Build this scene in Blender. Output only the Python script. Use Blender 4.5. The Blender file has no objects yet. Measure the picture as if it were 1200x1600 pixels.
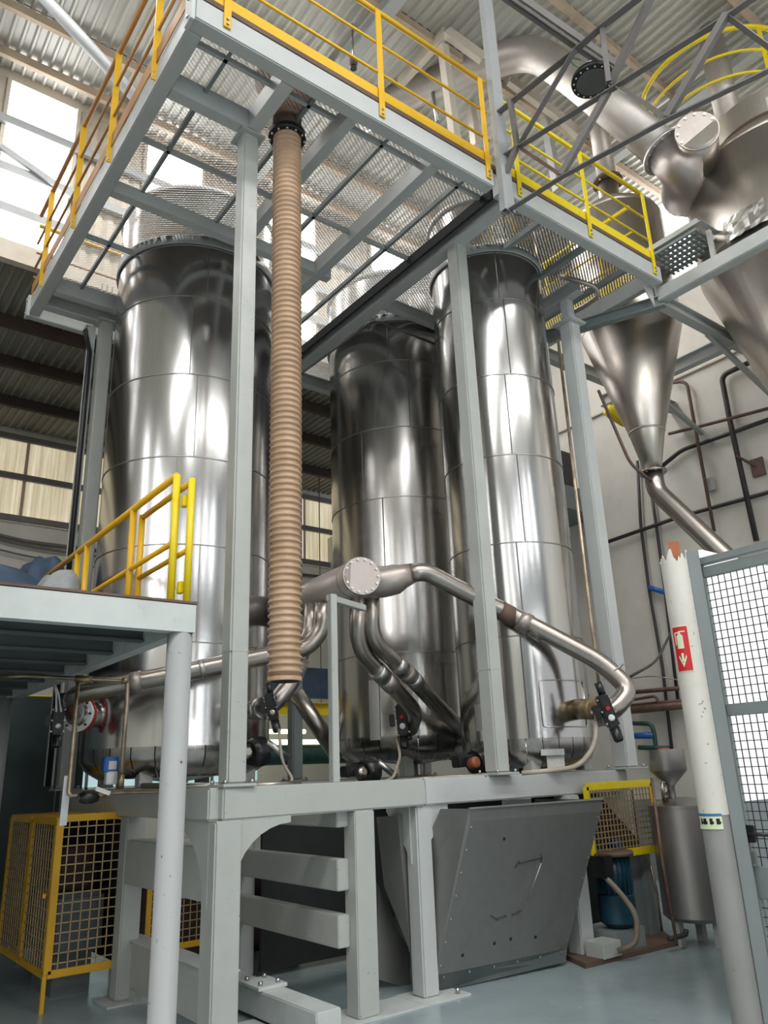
import bpy, bmesh, math, random
from mathutils import Vector, Matrix
random.seed(7)
PI = math.pi
SC = bpy.context.scene
COL = SC.collection

# ------------------------------------------------------------------ camera
cd = bpy.data.cameras.new('camera'); cam = bpy.data.objects.new('camera', cd); COL.objects.link(cam)
cd.sensor_fit = 'HORIZONTAL'; cd.sensor_width = 36.0; cd.lens = 36.42
cd.clip_start = 0.05; cd.clip_end = 200
cam.matrix_world = Matrix(((0.798142, -0.164403, -0.579604, 0.0), (-0.601380, -0.275226, -0.750062, 0.0), (-0.036209, 0.947218, -0.318538, 1.6), (0, 0, 0, 1)))
SC.camera = cam

# ------------------------------------------------------------------ world, view, light
w = bpy.data.worlds.new('daylight'); SC.world = w; w.use_nodes = True
bg = w.node_tree.nodes['Background']; bg.inputs[0].default_value = (0.86, 0.93, 1.0, 1); bg.inputs[1].default_value = 1.0
SC.view_settings.view_transform = 'Standard'; SC.view_settings.look = 'None'
SC.view_settings.gamma = 1.0; SC.view_settings.use_curve_mapping = False
SC.view_settings.exposure = 0.0

def area_light(name, loc, rot, sx, sy, power, color=(1, 1, 1)):
    l = bpy.data.lights.new(name, 'AREA'); l.shape = 'RECTANGLE'; l.size = sx; l.size_y = sy
    l.energy = power; l.color = color
    o = bpy.data.objects.new(name, l); COL.objects.link(o); o.location = loc; o.rotation_euler = rot
    return o
# daylight from the roof lights and side of the hall; strips behind the camera are added
area_light('overhead_strip_light', (0.0, -1.5, 11.3), (0, 0, 0), 14, 1.2, 1050, (1.0, 0.99, 0.97))
area_light('overhead_strip_light', (3.0, -6.5, 11.3), (0, 0, 0), 14, 1.2, 700, (1.0, 0.99, 0.97))
area_light('overhead_strip_light', (5.0, 7.6, 11.2), (0, 0, 0), 9, 1.0, 420, (1.0, 0.98, 0.95))  # added under the closed roof to brighten the platform and silo tops
for dx in (-2.4, -1.1, 0.3, 1.6, 3.0, 4.4, 6.2):
    area_light('added_streak_light', (dx, -11.6, 3.4), (PI/2, 0, 0), 0.28, 5.0, 46, (1.0, 1.0, 0.98))  # added strips, kept narrow so they reflect as streaks on the silos
area_light('side_daylight', (-9.7, 0.0, 7.5), (0, -PI/2, 0), 4.0, 1.0, 170, (0.97, 0.99, 1.0))

# ------------------------------------------------------------------ materials
MATS = {}
def nt(name):
    m = bpy.data.materials.new(name); m.use_nodes = True
    t = m.node_tree; b = t.nodes['Principled BSDF']
    return m, t, b
def N(t, ty, **kw):
    n = t.nodes.new(ty)
    for k, v in kw.items(): setattr(n, k, v)
    return n
def mapping(t, scale=(1, 1, 1), coord='Object'):
    tc = N(t, 'ShaderNodeTexCoord'); mp = N(t, 'ShaderNodeMapping'); mp.inputs['Scale'].default_value = scale
    t.links.new(tc.outputs[coord], mp.inputs['Vector']); return mp.outputs[0]
def ramp(t, fac, stops):
    r = N(t, 'ShaderNodeValToRGB'); t.links.new(fac, r.inputs[0]); e = r.color_ramp.elements
    e[0].position, e[0].color = stops[0][0], (*stops[0][1], 1)
    e[1].position, e[1].color = stops[-1][0], (*stops[-1][1], 1)
    for p, c in stops[1:-1]:
        q = e.new(p); q.color = (*c, 1)
    return r.outputs[0]
def noise(t, vec, scale, detail=3, rough=0.5):
    n = N(t, 'ShaderNodeTexNoise'); n.inputs['Scale'].default_value = scale; n.inputs['Detail'].default_value = detail
    n.inputs['Roughness'].default_value = rough; t.links.new(vec, n.inputs['Vector']); return n.outputs['Fac']
def mixc(t, fac, a, b):
    n = N(t, 'ShaderNodeMix', data_type='RGBA'); t.links.new(fac, n.inputs['Factor'])
    for s, v in (('A', a), ('B', b)):
        i = [x for x in n.inputs if x.name == s and x.type == 'RGBA'][0]
        if isinstance(v, tuple): i.default_value = (*v, 1)
        else: t.links.new(v, i)
    return [x for x in n.outputs if x.type == 'RGBA'][0]
def bump(t, b, h, strength, dist=0.02):
    n = N(t, 'ShaderNodeBump'); n.inputs['Strength'].default_value = strength; n.inputs['Distance'].default_value = dist
    t.links.new(h, n.inputs['Height']); t.links.new(n.outputs[0], b.inputs['Normal'])

def painted(name, base, dirt=(0.25, 0.2, 0.15), rough=0.42, amount=0.5, chip=(0.03, 0.03, 0.03), chips=0.0, scale=3.0):
    m, t, b = nt(name); v = mapping(t)
    f = noise(t, v, scale, 5, 0.6)
    lo = tuple(c*(1-0.2*amount) for c in base); hi = tuple(min(1, c*(1+0.12*amount)) for c in base)
    c = ramp(t, f, [(0.3, lo), (0.5, base), (0.72, hi)])
    f2 = noise(t, v, 7.0, 6, 0.7)
    g = ramp(t, f2, [(0.62, (0, 0, 0)), (0.85, (amount*0.8,)*3)])
    c = mixc(t, g, c, dirt)
    if chips:
        f3 = noise(t, v, 26.0, 4, 0.7)
        g3 = ramp(t, f3, [(0.72-chips*0.05, (0, 0, 0)), (0.74-chips*0.05, (0.9, 0.9, 0.9))])
        c = mixc(t, g3, c, chip)
    t.links.new(c, b.inputs['Base Color'])
    r = ramp(t, f, [(0.3, (rough+0.12,)*3), (0.7, (rough-0.08,)*3)]); t.links.new(r, b.inputs['Roughness'])
    MATS[name] = m; return m

def steel(name, base=(0.52, 0.51, 0.50), rough=0.24, stretch=(1.0, 1.0, 0.12), bstr=0.25, bscale=2.2, bdist=0.03, grime=0.25, grimec=(0.16, 0.12, 0.09), metallic=1.0, aniso=0.5, streak=14.0):
    m, t, b = nt(name); b.inputs['Metallic'].default_value = metallic
    v = mapping(t, stretch)
    f = noise(t, v, bscale, 2, 0.45)
    fine = noise(t, v, streak, 4, 0.65)
    c = ramp(t, fine, [(0.3, tuple(x*0.95 for x in base)), (0.7, tuple(min(1, x*1.03) for x in base))])
    v2 = mapping(t, (1, 1, 0.5)); gn = noise(t, v2, 1.7, 6, 0.7)
    g = ramp(t, gn, [(0.5, (0, 0, 0)), (0.8, (grime,)*3)])
    c = mixc(t, g, c, grimec)
    t.links.new(c, b.inputs['Base Color'])
    r = ramp(t, fine, [(0.25, (rough+0.03,)*3), (0.75, (rough-0.02,)*3)]); t.links.new(r, b.inputs['Roughness'])
    b.inputs['Anisotropic'].default_value = aniso
    bump(t, b, f, bstr, bdist)
    MATS[name] = m; return m

def plain(name, c, rough=0.5, metallic=0.0, var=0.15, scale=8.0, emit=None, estr=0.0, trans=0.0):
    m, t, b = nt(name); v = mapping(t); f = noise(t, v, scale, 4, 0.6)
    cc = ramp(t, f, [(0.3, tuple(x*(1-var) for x in c)), (0.7, tuple(min(1, x*(1+var)) for x in c))])
    t.links.new(cc, b.inputs['Base Color'])
    b.inputs['Roughness'].default_value = rough; b.inputs['Metallic'].default_value = metallic
    if emit: b.inputs['Emission Color'].default_value = (*emit, 1); b.inputs['Emission Strength'].default_value = estr
    MATS[name] = m; return m

painted('frame_paint', (0.41, 0.425, 0.405), rough=0.4, amount=0.35, chips=0.6)
painted('platform_paint', (0.46, 0.48, 0.475), rough=0.42, amount=0.35)
painted('column_paint', (0.35, 0.365, 0.37), rough=0.45, amount=0.3, chips=1.1)
painted('white_paint', (0.62, 0.60, 0.55), rough=0.5, amount=0.35, chips=1.1, dirt=(0.45, 0.4, 0.3))
painted('column_grey', (0.26, 0.26, 0.25), rough=0.5, amount=0.5, dirt=(0.3, 0.22, 0.12), chips=0.3)
painted('gate_paint', (0.20, 0.23, 0.23), rough=0.45, amount=0.4)
painted('deck_paint', (0.50, 0.53, 0.52), rough=0.5, amount=0.7, dirt=(0.3, 0.27, 0.22))
painted('yellow_paint', (0.72, 0.42, 0.015), rough=0.38, amount=0.4, dirt=(0.2, 0.14, 0.03))
painted('bright_yellow_paint', (0.78, 0.60, 0.01), rough=0.36, amount=0.4, dirt=(0.2, 0.17, 0.03))
painted('guard_yellow', (0.60, 0.33, 0.01), rough=0.4, amount=0.4, dirt=(0.15, 0.1, 0.03))
painted('truss_paint', (0.15, 0.14, 0.135), rough=0.5, amount=0.6, dirt=(0.12, 0.08, 0.06))
painted('rust', (0.12, 0.075, 0.055), rough=0.7, amount=1.0, dirt=(0.06, 0.03, 0.02))
painted('rust_rail', (0.42, 0.20, 0.06), rough=0.55, amount=0.7, dirt=(0.15, 0.07, 0.03))
painted('purlin_rust', (0.50, 0.39, 0.29), rough=0.7, amount=1.0, dirt=(0.35, 0.17, 0.08))
painted('beige_wood', (0.55, 0.50, 0.42), rough=0.7, amount=0.6)
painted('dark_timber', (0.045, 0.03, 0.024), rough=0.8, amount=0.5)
steel('silo_steel', rough=0.165, base=(0.56, 0.555, 0.55), bstr=0.30, bscale=1.7, bdist=0.04, grime=0.05)
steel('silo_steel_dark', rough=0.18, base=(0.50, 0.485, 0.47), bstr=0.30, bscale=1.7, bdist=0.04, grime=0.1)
steel('seam_grey', base=(0.30, 0.30, 0.29), rough=0.4, bstr=0.0, aniso=0)
steel('silo_skirt', rough=0.26, base=(0.46, 0.44, 0.42), bstr=0.3, bscale=5, bdist=0.02, grime=0.5, aniso=0)
steel('collar_steel', base=(0.55, 0.55, 0.54), rough=0.42, bstr=0.0, metallic=0.8, grime=0.1, aniso=0)
steel('pipe_steel', base=(0.42, 0.385, 0.35), rough=0.30, stretch=(1, 1, 1), bstr=0.0, bscale=9, grime=0.35, grimec=(0.22, 0.15, 0.11), aniso=0)
steel('duct_steel', base=(0.40, 0.36, 0.335), rough=0.42, stretch=(1, 1, 1), bstr=0.0, bscale=6, grime=0.3, metallic=0.75, grimec=(0.3, 0.2, 0.15), aniso=0)
steel('upper_duct', base=(0.50, 0.47, 0.44), rough=0.46, stretch=(1, 1, 1), bstr=0.0, bscale=4, grime=0.3, metallic=0.75, grimec=(0.4, 0.26, 0.2), aniso=0)
steel('cyclone_steel', base=(0.60, 0.56, 0.51), rough=0.38, stretch=(6, 6, 0.15), bstr=0.0, bscale=3, bdist=0.01, grime=0.3, grimec=(0.22, 0.16, 0.11), streak=9, aniso=0)
steel('hopper_steel', base=(0.235, 0.235, 0.225), rough=0.46, stretch=(1, 1, 1), bstr=0.0, bscale=3, grime=0.3, metallic=0.6, grimec=(0.1, 0.09, 0.08), aniso=0)
steel('tank_steel', base=(0.36, 0.34, 0.33), rough=0.38, stretch=(1, 1, 0.3), bstr=0.0, bscale=4, grime=0.3, metallic=0.85, aniso=0)
steel('grating_steel', base=(0.30, 0.29, 0.275), rough=0.5, bstr=0.0, grime=0.3, metallic=0.7, aniso=0)
steel('bolt_steel', base=(0.5, 0.5, 0.48), rough=0.35, bstr=0.0, grime=0.4, aniso=0)
plain('black_plastic', (0.012, 0.012, 0.013), 0.3)
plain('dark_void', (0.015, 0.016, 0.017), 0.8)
plain('red_plastic', (0.35, 0.02, 0.02), 0.35)
plain('sign_red', (0.55, 0.012, 0.025), 0.4, var=0.05)
plain('sign_cream', (0.66, 0.74, 0.50), 0.4, var=0.04)
plain('sign_blue', (0.03, 0.16, 0.35), 0.4, var=0.04)
plain('white_plastic', (0.72, 0.72, 0.74), 0.4, var=0.05)
plain('blue_plastic', (0.01, 0.11, 0.42), 0.35)
plain('motor_blue', (0.008, 0.045, 0.070), 0.4, var=0.4)
plain('green_pipe', (0.02, 0.07, 0.06), 0.5, var=0.3)
plain('dark_pipe', (0.035, 0.03, 0.032), 0.5, var=0.3)
plain('brown_pipe', (0.13, 0.075, 0.06), 0.5, var=0.4)
plain('copper_pipe', (0.42, 0.34, 0.25), 0.33, 0.85, var=0.35)
plain('brass', (0.30, 0.23, 0.13), 0.4, 0.8, var=0.3)
plain('cable_beige', (0.38, 0.33, 0.27), 0.5)
plain('cable_green', (0.16, 0.32, 0.17), 0.5)
plain('tarp_blue', (0.03, 0.055, 0.10), 0.55, var=0.4, scale=3)
plain('tarp_grey', (0.30, 0.32, 0.33), 0.6)
plain('orange_rust', (0.38, 0.12, 0.05), 0.6)
plain('paper_label', (0.55, 0.53, 0.50), 0.6, var=0.12, scale=60)
plain('lamp_glass', (0.10, 0.105, 0.10), 0.2, var=0.05)
plain('window_light', (0.9, 0.9, 0.9), 0.5, emit=(0.97, 0.98, 1.0), estr=6.0, var=0.02)
plain('window_light_blue', (0.5, 0.65, 0.7), 0.5, emit=(0.55, 0.78, 0.85), estr=0.55, var=0.02)
plain('tube_light', (0.9, 0.9, 0.8), 0.5, emit=(0.95, 1.0, 0.72), estr=2.5, var=0.02)
plain('wire_tan', (0.40, 0.29, 0.15), 0.5, 0.2)
plain('conduit_brown', (0.16, 0.13, 0.10), 0.5)
plain('glow_sheet', (0.8, 0.8, 0.8), 0.5, emit=(0.93, 0.93, 0.98), estr=0.5, var=0.03)  # emission stands in for daylight on the sheet
plain('shade_grey', (0.10, 0.115, 0.115), 0.7, var=0.2, scale=2)  # dark grey with shade painted in, for joists and hopper foot

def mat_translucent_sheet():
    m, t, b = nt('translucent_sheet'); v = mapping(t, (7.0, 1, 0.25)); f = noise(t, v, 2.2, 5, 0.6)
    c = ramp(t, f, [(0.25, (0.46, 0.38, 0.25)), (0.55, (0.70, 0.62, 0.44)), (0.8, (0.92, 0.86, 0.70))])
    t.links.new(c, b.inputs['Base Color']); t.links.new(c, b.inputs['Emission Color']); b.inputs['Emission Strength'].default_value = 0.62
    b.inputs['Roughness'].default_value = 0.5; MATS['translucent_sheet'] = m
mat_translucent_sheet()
def mat_roof():
    m, t, b = nt('roof_sheet'); v = mapping(t, (1, 0.25, 1)); f = noise(t, v, 1.2, 5, 0.6)
    c = ramp(t, f, [(0.3, (0.44, 0.43, 0.39)), (0.6, (0.58, 0.57, 0.52)), (0.85, (0.60, 0.52, 0.42))])
    t.links.new(c, b.inputs['Base Color']); b.inputs['Roughness'].default_value = 0.4; b.inputs['Metallic'].default_value = 0.15
    MATS['roof_sheet'] = m
    m, t, b = nt('aisle_sheet'); v = mapping(t, (1, 0.3, 1)); f = noise(t, v, 2.0, 4, 0.6)
    c = ramp(t, f, [(0.3, (0.17, 0.155, 0.13)), (0.7, (0.26, 0.25, 0.22))])
    t.links.new(c, b.inputs['Base Color']); b.inputs['Roughness'].default_value = 0.6; MATS['aisle_sheet'] = m
mat_roof()
def mat_floor():
    m, t, b = nt('epoxy_floor'); v = mapping(t); f = noise(t, v, 0.9, 5, 0.6)
    c = ramp(t, f, [(0.3, (0.25, 0.31, 0.325)), (0.6, (0.31, 0.38, 0.40)), (0.8, (0.34, 0.40, 0.42))])
    g = ramp(t, noise(t, v, 5.0, 6, 0.7), [(0.58, (0, 0, 0)), (0.8, (0.35,)*3)])
    c = mixc(t, g, c, (0.13, 0.14, 0.13)); t.links.new(c, b.inputs['Base Color'])
    r = ramp(t, noise(t, v, 3.0, 4, 0.6), [(0.3, (0.16,)*3), (0.7, (0.28,)*3)]); t.links.new(r, b.inputs['Roughness'])
    MATS['epoxy_floor'] = m
mat_floor()
def mat_wall():
    m, t, b = nt('plaster_wall'); v = mapping(t); f = noise(t, v, 0.8, 6, 0.65)
    c = ramp(t, f, [(0.3, (0.56, 0.53, 0.48)), (0.6, (0.66, 0.64, 0.59)), (0.8, (0.70, 0.68, 0.64))])
    g = ramp(t, noise(t, v, 4.0, 6, 0.7), [(0.6, (0, 0, 0)), (0.85, (0.3,)*3)])
    c = mixc(t, g, c, (0.33, 0.27, 0.21)); t.links.new(c, b.inputs['Base Color']); b.inputs['Roughness'].default_value = 0.75
    bump(t, b, noise(t, v, 2.5, 4, 0.5), 0.15, 0.02); MATS['plaster_wall'] = m
    painted('dado_paint', (0.22, 0.25, 0.26), rough=0.5, amount=0.3)
    painted('teal_wall', (0.05, 0.072, 0.075), rough=0.7, amount=0.3)
mat_wall()
def mat_hose():
    m, t, b = nt('hose_pu'); v = mapping(t, (1, 1, 1)); f = noise(t, v, 5.0, 3, 0.5)
    c = ramp(t, f, [(0.3, (0.37, 0.24, 0.15)), (0.7, (0.49, 0.325, 0.21))])
    t.links.new(c, b.inputs['Base Color']); b.inputs['Roughness'].default_value = 0.3
    b.inputs['Subsurface Weight'].default_value = 0.0; MATS['hose_pu'] = m
mat_hose()

# ------------------------------------------------------------------ mesh helpers
class MB:
    def __init__(s): s.v = []; s.f = []; s.sm = []
    def add(s, vs, fs, smooth=False):
        k = len(s.v); s.v += [tuple(x) for x in vs]; s.f += [tuple(k+i for i in f) for f in fs]; s.sm += [smooth]*len(fs); return s
    def box(s, a, b):
        x0, y0, z0 = a; x1, y1, z1 = b
        vs = [(x, y, z) for z in (z0, z1) for y in (y0, y1) for x in (x0, x1)]
        return s.add(vs, [(0, 2, 3, 1), (4, 5, 7, 6), (0, 1, 5, 4), (2, 6, 7, 3), (0, 4, 6, 2), (1, 3, 7, 5)])
    def bar(s, p, q, w, h, up=(0, 0, 1), ext=0.0):
        p = Vector(p); q = Vector(q); d = (q-p).normalized(); u = Vector(up)
        if abs(d.dot(u)) > 0.99: u = Vector((0, 1, 0))
        sx = d.cross(u).normalized()*w/2; sy = sx.cross(d).normalized()*h/2; p = p-d*ext; q = q+d*ext
        vs = [c+a*sx+b*sy for c in (p, q) for a, b in ((-1, -1), (1, -1), (1, 1), (-1, 1))]
        return s.add(vs, [(0, 3, 2, 1), (4, 5, 6, 7), (0, 1, 5, 4), (1, 2, 6, 5), (2, 3, 7, 6), (3, 0, 4, 7)])
    def section(s, p, q, prof, up=(0, 0, 1)):
        """extrude a closed profile [(across, up)] from p to q"""
        p = Vector(p); q = Vector(q); d = (q-p).normalized(); u = Vector(up)
        if abs(d.dot(u)) > 0.99: u = Vector((0, 1, 0))
        sx = d.cross(u).normalized(); sy = sx.cross(d).normalized(); n = len(prof)
        vs = [c+a*sx+b*sy for c in (p, q) for a, b in prof]
        fs = [(i, (i+1) % n, n+(i+1) % n, n+i) for i in range(n)] + [tuple(range(n))[::-1], tuple(range(n, 2*n))]
        return s.add(vs, fs)
    def tube(s, pts, r, n=10, cap=True, smooth=True):
        pts = [Vector(p) for p in pts]; k = len(s.v); m = len(pts)
        rs = r if isinstance(r, (list, tuple)) else [r]*m
        d0 = (pts[1]-pts[0]).normalized(); u = Vector((0, 0, 1)) if abs(d0.z) < 0.9 else Vector((1, 0, 0))
        a = d0.cross(u).normalized(); vs = []
        for i, p in enumerate(pts):
            d = ((pts[min(i+1, m-1)]-p).normalized() + (p-pts[max(i-1, 0)]).normalized()); d.normalize()
            a = (a - d*a.dot(d)).normalized(); b = d.cross(a)
            vs += [p + rs[i]*(math.cos(2*PI*j/n)*a + math.sin(2*PI*j/n)*b) for j in range(n)]
        fs = [(i*n+j, i*n+(j+1) % n, (i+1)*n+(j+1) % n, (i+1)*n+j) for i in range(m-1) for j in range(n)]
        s.add(vs, fs, smooth)
        if cap: s.add([], []); s.f += [tuple(k+j for j in range(n))[::-1], tuple(k+(m-1)*n+j for j in range(n))]; s.sm += [False, False]
        return s
    def lathe(s, prof, c=(0, 0, 0), axis=(0, 0, 1), n=32, smooth=True, a0=0.0):
        """prof = [(radius, height along axis)]; sharp where a point is doubled"""
        ax = Vector(axis).normalized(); u = Vector((0, 0, 1)) if abs(ax.z) < 0.9 else Vector((1, 0, 0))
        a = ax.cross(u).normalized(); b = ax.cross(a); c = Vector(c); vs = []
        q = [prof[0]]
        for i in range(1, len(prof)-1):
            if prof[i] == prof[i-1]: continue
            q.append(prof[i]); d1 = Vector((prof[i][0]-prof[i-1][0], prof[i][1]-prof[i-1][1])); d2 = Vector((prof[i+1][0]-prof[i][0], prof[i+1][1]-prof[i][1]))
            if d1.length > 1e-7 and d2.length > 1e-7 and d1.angle(d2) > 0.5 and len(prof) < 60: q.append(prof[i])
        q.append(prof[-1]); prof = q
        for r, h in prof: vs += [c + ax*h + r*(math.cos(a0+2*PI*j/n)*a + math.sin(a0+2*PI*j/n)*b) for j in range(n)]
        fs = [(i*n+j, i*n+(j+1) % n, (i+1)*n+(j+1) % n, (i+1)*n+j) for i in range(len(prof)-1) for j in range(n)
              if prof[i] != prof[i+1]]
        k = len(s.v); s.add(vs, fs, smooth)
        if prof[0][0] > 1e-6: s.f.append(tuple(k+j for j in range(n))[::-1]); s.sm.append(False)
        if prof[-1][0] > 1e-6: s.f.append(tuple(k+(len(prof)-1)*n+j for j in range(n))); s.sm.append(False)
        return s
    def prism(s, poly, off):
        off = Vector(off); n = len(poly); vs = [Vector(p) for p in poly] + [Vector(p)+off for p in poly]
        return s.add(vs, [tuple(range(n))[::-1], tuple(range(n, 2*n))] + [(i, (i+1) % n, n+(i+1) % n, n+i) for i in range(n)])
    def mesh(s, name, mat, bevel=0):
        me = bpy.data.meshes.new(name); me.from_pydata(s.v, [], s.f); me.polygons.foreach_set('use_smooth', s.sm)
        me.materials.append(MATS[mat]); me.update()
        b = bmesh.new(); b.from_mesh(me); bmesh.ops.recalc_face_normals(b, faces=b.faces)
        if bevel:
            es = [e for e in b.edges if len(e.link_faces) == 2 and e.calc_face_angle(0) > 0.6]
            bmesh.ops.bevel(b, geom=es, offset=bevel, segments=2, affect='EDGES', clamp_overlap=True)
        b.to_mesh(me); b.free(); return me
def obj(name, mb, mat, parent=None, bevel=0, label=None):
    me = mb if isinstance(mb, bpy.types.Mesh) else mb.mesh(name, mat, bevel)
    o = bpy.data.objects.new(name, me); COL.objects.link(o)
    if parent:
        o.parent = parent; bpy_loc = root_loc(parent)
        o.matrix_parent_inverse = Matrix.Translation(-bpy_loc)
    if label: o['label'] = label
    return o
LOCS = {}
def root_loc(o):
    v = Vector((0, 0, 0))
    return LOCS.get(o.name, v)
def thing(name, label, cat, loc=(0, 0, 0), group=None):
    o = bpy.data.objects.new(name, None); COL.objects.link(o); o.empty_display_size = 0.1
    o.location = loc; LOCS[o.name] = Vector(loc); o['label'] = label; o['category'] = cat
    if group: o['group'] = group
    return o
def tag(o, label, cat, group=None):
    o['label'] = label; o['category'] = cat
    if group: o['group'] = group
    return o
def struct(name, mb, mat, parent=None, bevel=0):
    o = obj(name, mb, mat, parent, bevel)
    if not parent: o['kind'] = 'structure'
    return o
def stuff(o): o['kind'] = 'stuff'; return o
def smoothpath(pts, r=0.1, k=5):
    pts = [Vector(p) for p in pts]; out = [pts[0]]
    for i in range(1, len(pts)-1):
        a, b, c = pts[i-1], pts[i], pts[i+1]; d1 = (a-b); d2 = (c-b)
        t = min(r, d1.length*0.45, d2.length*0.45); p = b+d1.normalized()*t; q = b+d2.normalized()*t
        for j in range(k+1):
            s = j/k; out.append(p*(1-s)**2 + b*2*s*(1-s) + q*s*s)
    out.append(pts[-1]); return out
def lerp(a, b, t): return Vector(a)*(1-t)+Vector(b)*t
def CHAN(w, h, t=0.012):     # C channel profile (across, up), open side at -across
    return [(w/2, -h/2), (w/2, h/2), (-w/2, h/2), (-w/2, h/2-t), (w/2-t, h/2-t), (w/2-t, -h/2+t), (-w/2, -h/2+t), (-w/2, -h/2)]
def IBEAM(w, h, t=0.014):
    return [(-w/2, -h/2), (w/2, -h/2), (w/2, -h/2+t), (t/2, -h/2+t), (t/2, h/2-t), (w/2, h/2-t), (w/2, h/2), (-w/2, h/2), (-w/2, h/2-t), (-t/2, h/2-t), (-t/2, -h/2+t), (-w/2, -h/2+t)]
def ANG(w, t=0.006):
    return [(0, 0), (w, 0), (w, t), (t, t), (t, w), (0, w)]

# ================================================================== THE SETTING
XW, XL, YC, YB, YF, ZR, ZA = 10.5, -10.0, 10.0, 16.0, -12.0, 11.45, 8.5
struct('floor', MB().box((XL-0.2, YF-0.2, -0.2), (XW+0.2, YB+0.2, 0.0)), 'epoxy_floor')

def corrugated(x0, x1, y0, y1, z, pitch=0.145, amp=0.022, th=0.01):
    """sheet with ribs running along Y"""
    m = MB(); n = int((x1-x0)/pitch); prof = []
    for i in range(n):
        a = x0+i*pitch
        prof += [(a, z-amp), (a+pitch*0.18, z-amp), (a+pitch*0.34, z+amp), (a+pitch*0.84, z+amp)]
    prof.append((x1, z-amp)); k = len(prof)
    vs = [(x, y, zz) for y in (y0, y1) for x, zz in prof]
    m.add(vs, [(i, i+1, k+i+1, k+i) for i in range(k-1)]); return m
ceil = struct('ceiling', MB().box((XL-0.2, YF-0.2, ZR+0.12), (XW+1.6, YC+0.15, ZR+0.2)), 'aisle_sheet')
bays = [YC+0.05, 8.83, 7.41, 5.99, 4.57, 3.15, 1.73, 0.31, -3.5, -8.0, YF]
for i in range(len(bays)-1):
    struct('roof_sheet', corrugated(XL, XW+1.4, bays[i+1]+0.01, bays[i]-0.01, ZR+0.06), 'roof_sheet', ceil)
for i, y in enumerate(bays[1:-1]+[9.62, -1.2, -5.5]):
    struct('purlin', MB().section((XL, y, ZR-0.05), (XW+1.3, y, ZR-0.05), CHAN(0.07, 0.14, 0.01)), 'purlin_rust' if i != 5 else 'beige_wood', ceil)
for x in (-4.5, 0.2, 4.93, 9.6):
    struct('rafter', MB().section((x, YF, ZR-0.22), (x, YC, ZR-0.22), IBEAM(0.16, 0.22)), 'frame_paint', ceil)
struct('roof_brace', MB().tube([(1.150, 8.255, 11.200), (2.684, 8.884, 10.900)], 0.085, 12), 'column_paint', ceil)

# clerestory wall at the back of the high bay
cw = MB().box((XL, YC, ZA-0.12), (XW+1.3, YC+0.12, ZA+0.18)).box((XL, YC, ZR-0.1), (XW+1.3, YC+0.12, ZR+0.1))
wb = struct('wall_clerestory', cw, 'beige_wood')
wx = [-8.3, -6.1, -3.2, -1.0, 1.17, 3.2, 5.4, 7.6]; wwid = 0.98
edges = [XL] + [e for x in wx for e in (x, x+wwid)] + [XW+1.3]
for i in range(0, len(edges), 2):
    a, b = edges[i], edges[i+1]; m = MB(); n = max(2, int((b-a)/0.16)); st = (b-a)/n; pr = []
    for j in range(n): pr += [(a+j*st, 0.0), (a+j*st+st*0.3, 0.035), (a+j*st+st*0.7, 0.035), (a+j*st+st*0.95, 0.0)]
    pr.append((b, 0.0)); k = len(pr)
    m.add([(x, YC+0.04-y, z) for z in (ZA+0.18, ZR-0.1) for x, y in pr], [(q, q+1, k+q+1, k+q) for q in range(k-1)])
    struct('wall_sheet', m, 'beige_wood', wb)
for i, x in enumerate(wx):
    win = struct('window_%d' % (i+1), MB().bar((x, YC-0.01, ZA+0.15), (x, YC-0.01, ZR-0.1), 0.05, 0.08).bar((x+wwid, YC-0.01, ZA+0.15), (x+wwid, YC-0.01, ZR-0.1), 0.05, 0.08), 'beige_wood')
    obj('pane', MB().box((x+0.02, YC+0.05, ZA+0.18), (x+wwid-0.02, YC+0.06, ZR-0.1)), 'window_light', win)
for z in (10.55, 9.75, 9.1):
    struct('wall_rail', MB().section((XL, YC-0.08, z), (XW+1.2, YC-0.08, z), CHAN(0.07, 0.13, 0.01)), 'column_paint', wb)
struct('wall_brace', MB().bar((1.157, 9.860, 10.011), (2.365, 9.860, 9.575), 0.05, 0.09), 'column_paint', wb)

# low aisle behind: sheets, purlins, far wall with translucent strip
aisle = struct('trim_1', MB().box((XL, YC+0.12, ZA+0.1), (XW+8, YB+0.2, ZA+0.16)), 'aisle_sheet')
ab = [10.15, 11.657, 12.948, 14.455, 15.9]
for i in range(4): struct('roof_sheet', corrugated(XL, XW+4, ab[i], ab[i+1], ZA+0.02), 'aisle_sheet', aisle)
for y in ab[1:4]: struct('purlin', MB().section((XL, y, ZA-0.09), (XW+4, y, ZA-0.09), CHAN(0.09, 0.2, 0.012)), 'dark_timber', aisle)
ZS0, ZS1 = 6.68, 8.42
fw = MB().box((XL, YB, 0.0), (4.35, YB+0.2, ZS0-0.1)).box((4.35, YB, 2.65), (8.6, YB+0.2, ZS0-0.1)).box((8.6, YB, 0), (XW+4, YB+0.2, ZS0-0.1)).box((4.35, YB, 0), (8.6, YB+0.2, 1.55)).box((XL, YB-0.05, ZS1), (XW+4, YB+0.2, ZA+0.1))
fwall = struct('wall_back', fw, 'plaster_wall')
x = XL
while x < XW+3.5:
    m = MB(); k = 18; st = 1.3/k; pr = []
    for j in range(k): pr += [(x+j*st, 0.0), (x+(j+0.5)*st, 0.02)]
    pr.append((x+1.3, 0.0)); q = len(pr)
    m.add([(a, YB+0.02-b, z) for z in (ZS0-0.1, ZS1) for a, b in pr], [(i, i+1, q+i+1, q+i) for i in range(q-1)])
    struct('translucent_panel', m, 'translucent_sheet', fwall)
    struct('panel_joint', MB().box((x-0.03, YB-0.03, ZS0-0.1), (x+0.03, YB-0.01, ZS1)), 'purlin_rust', fwall)
    x += 1.32
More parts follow.
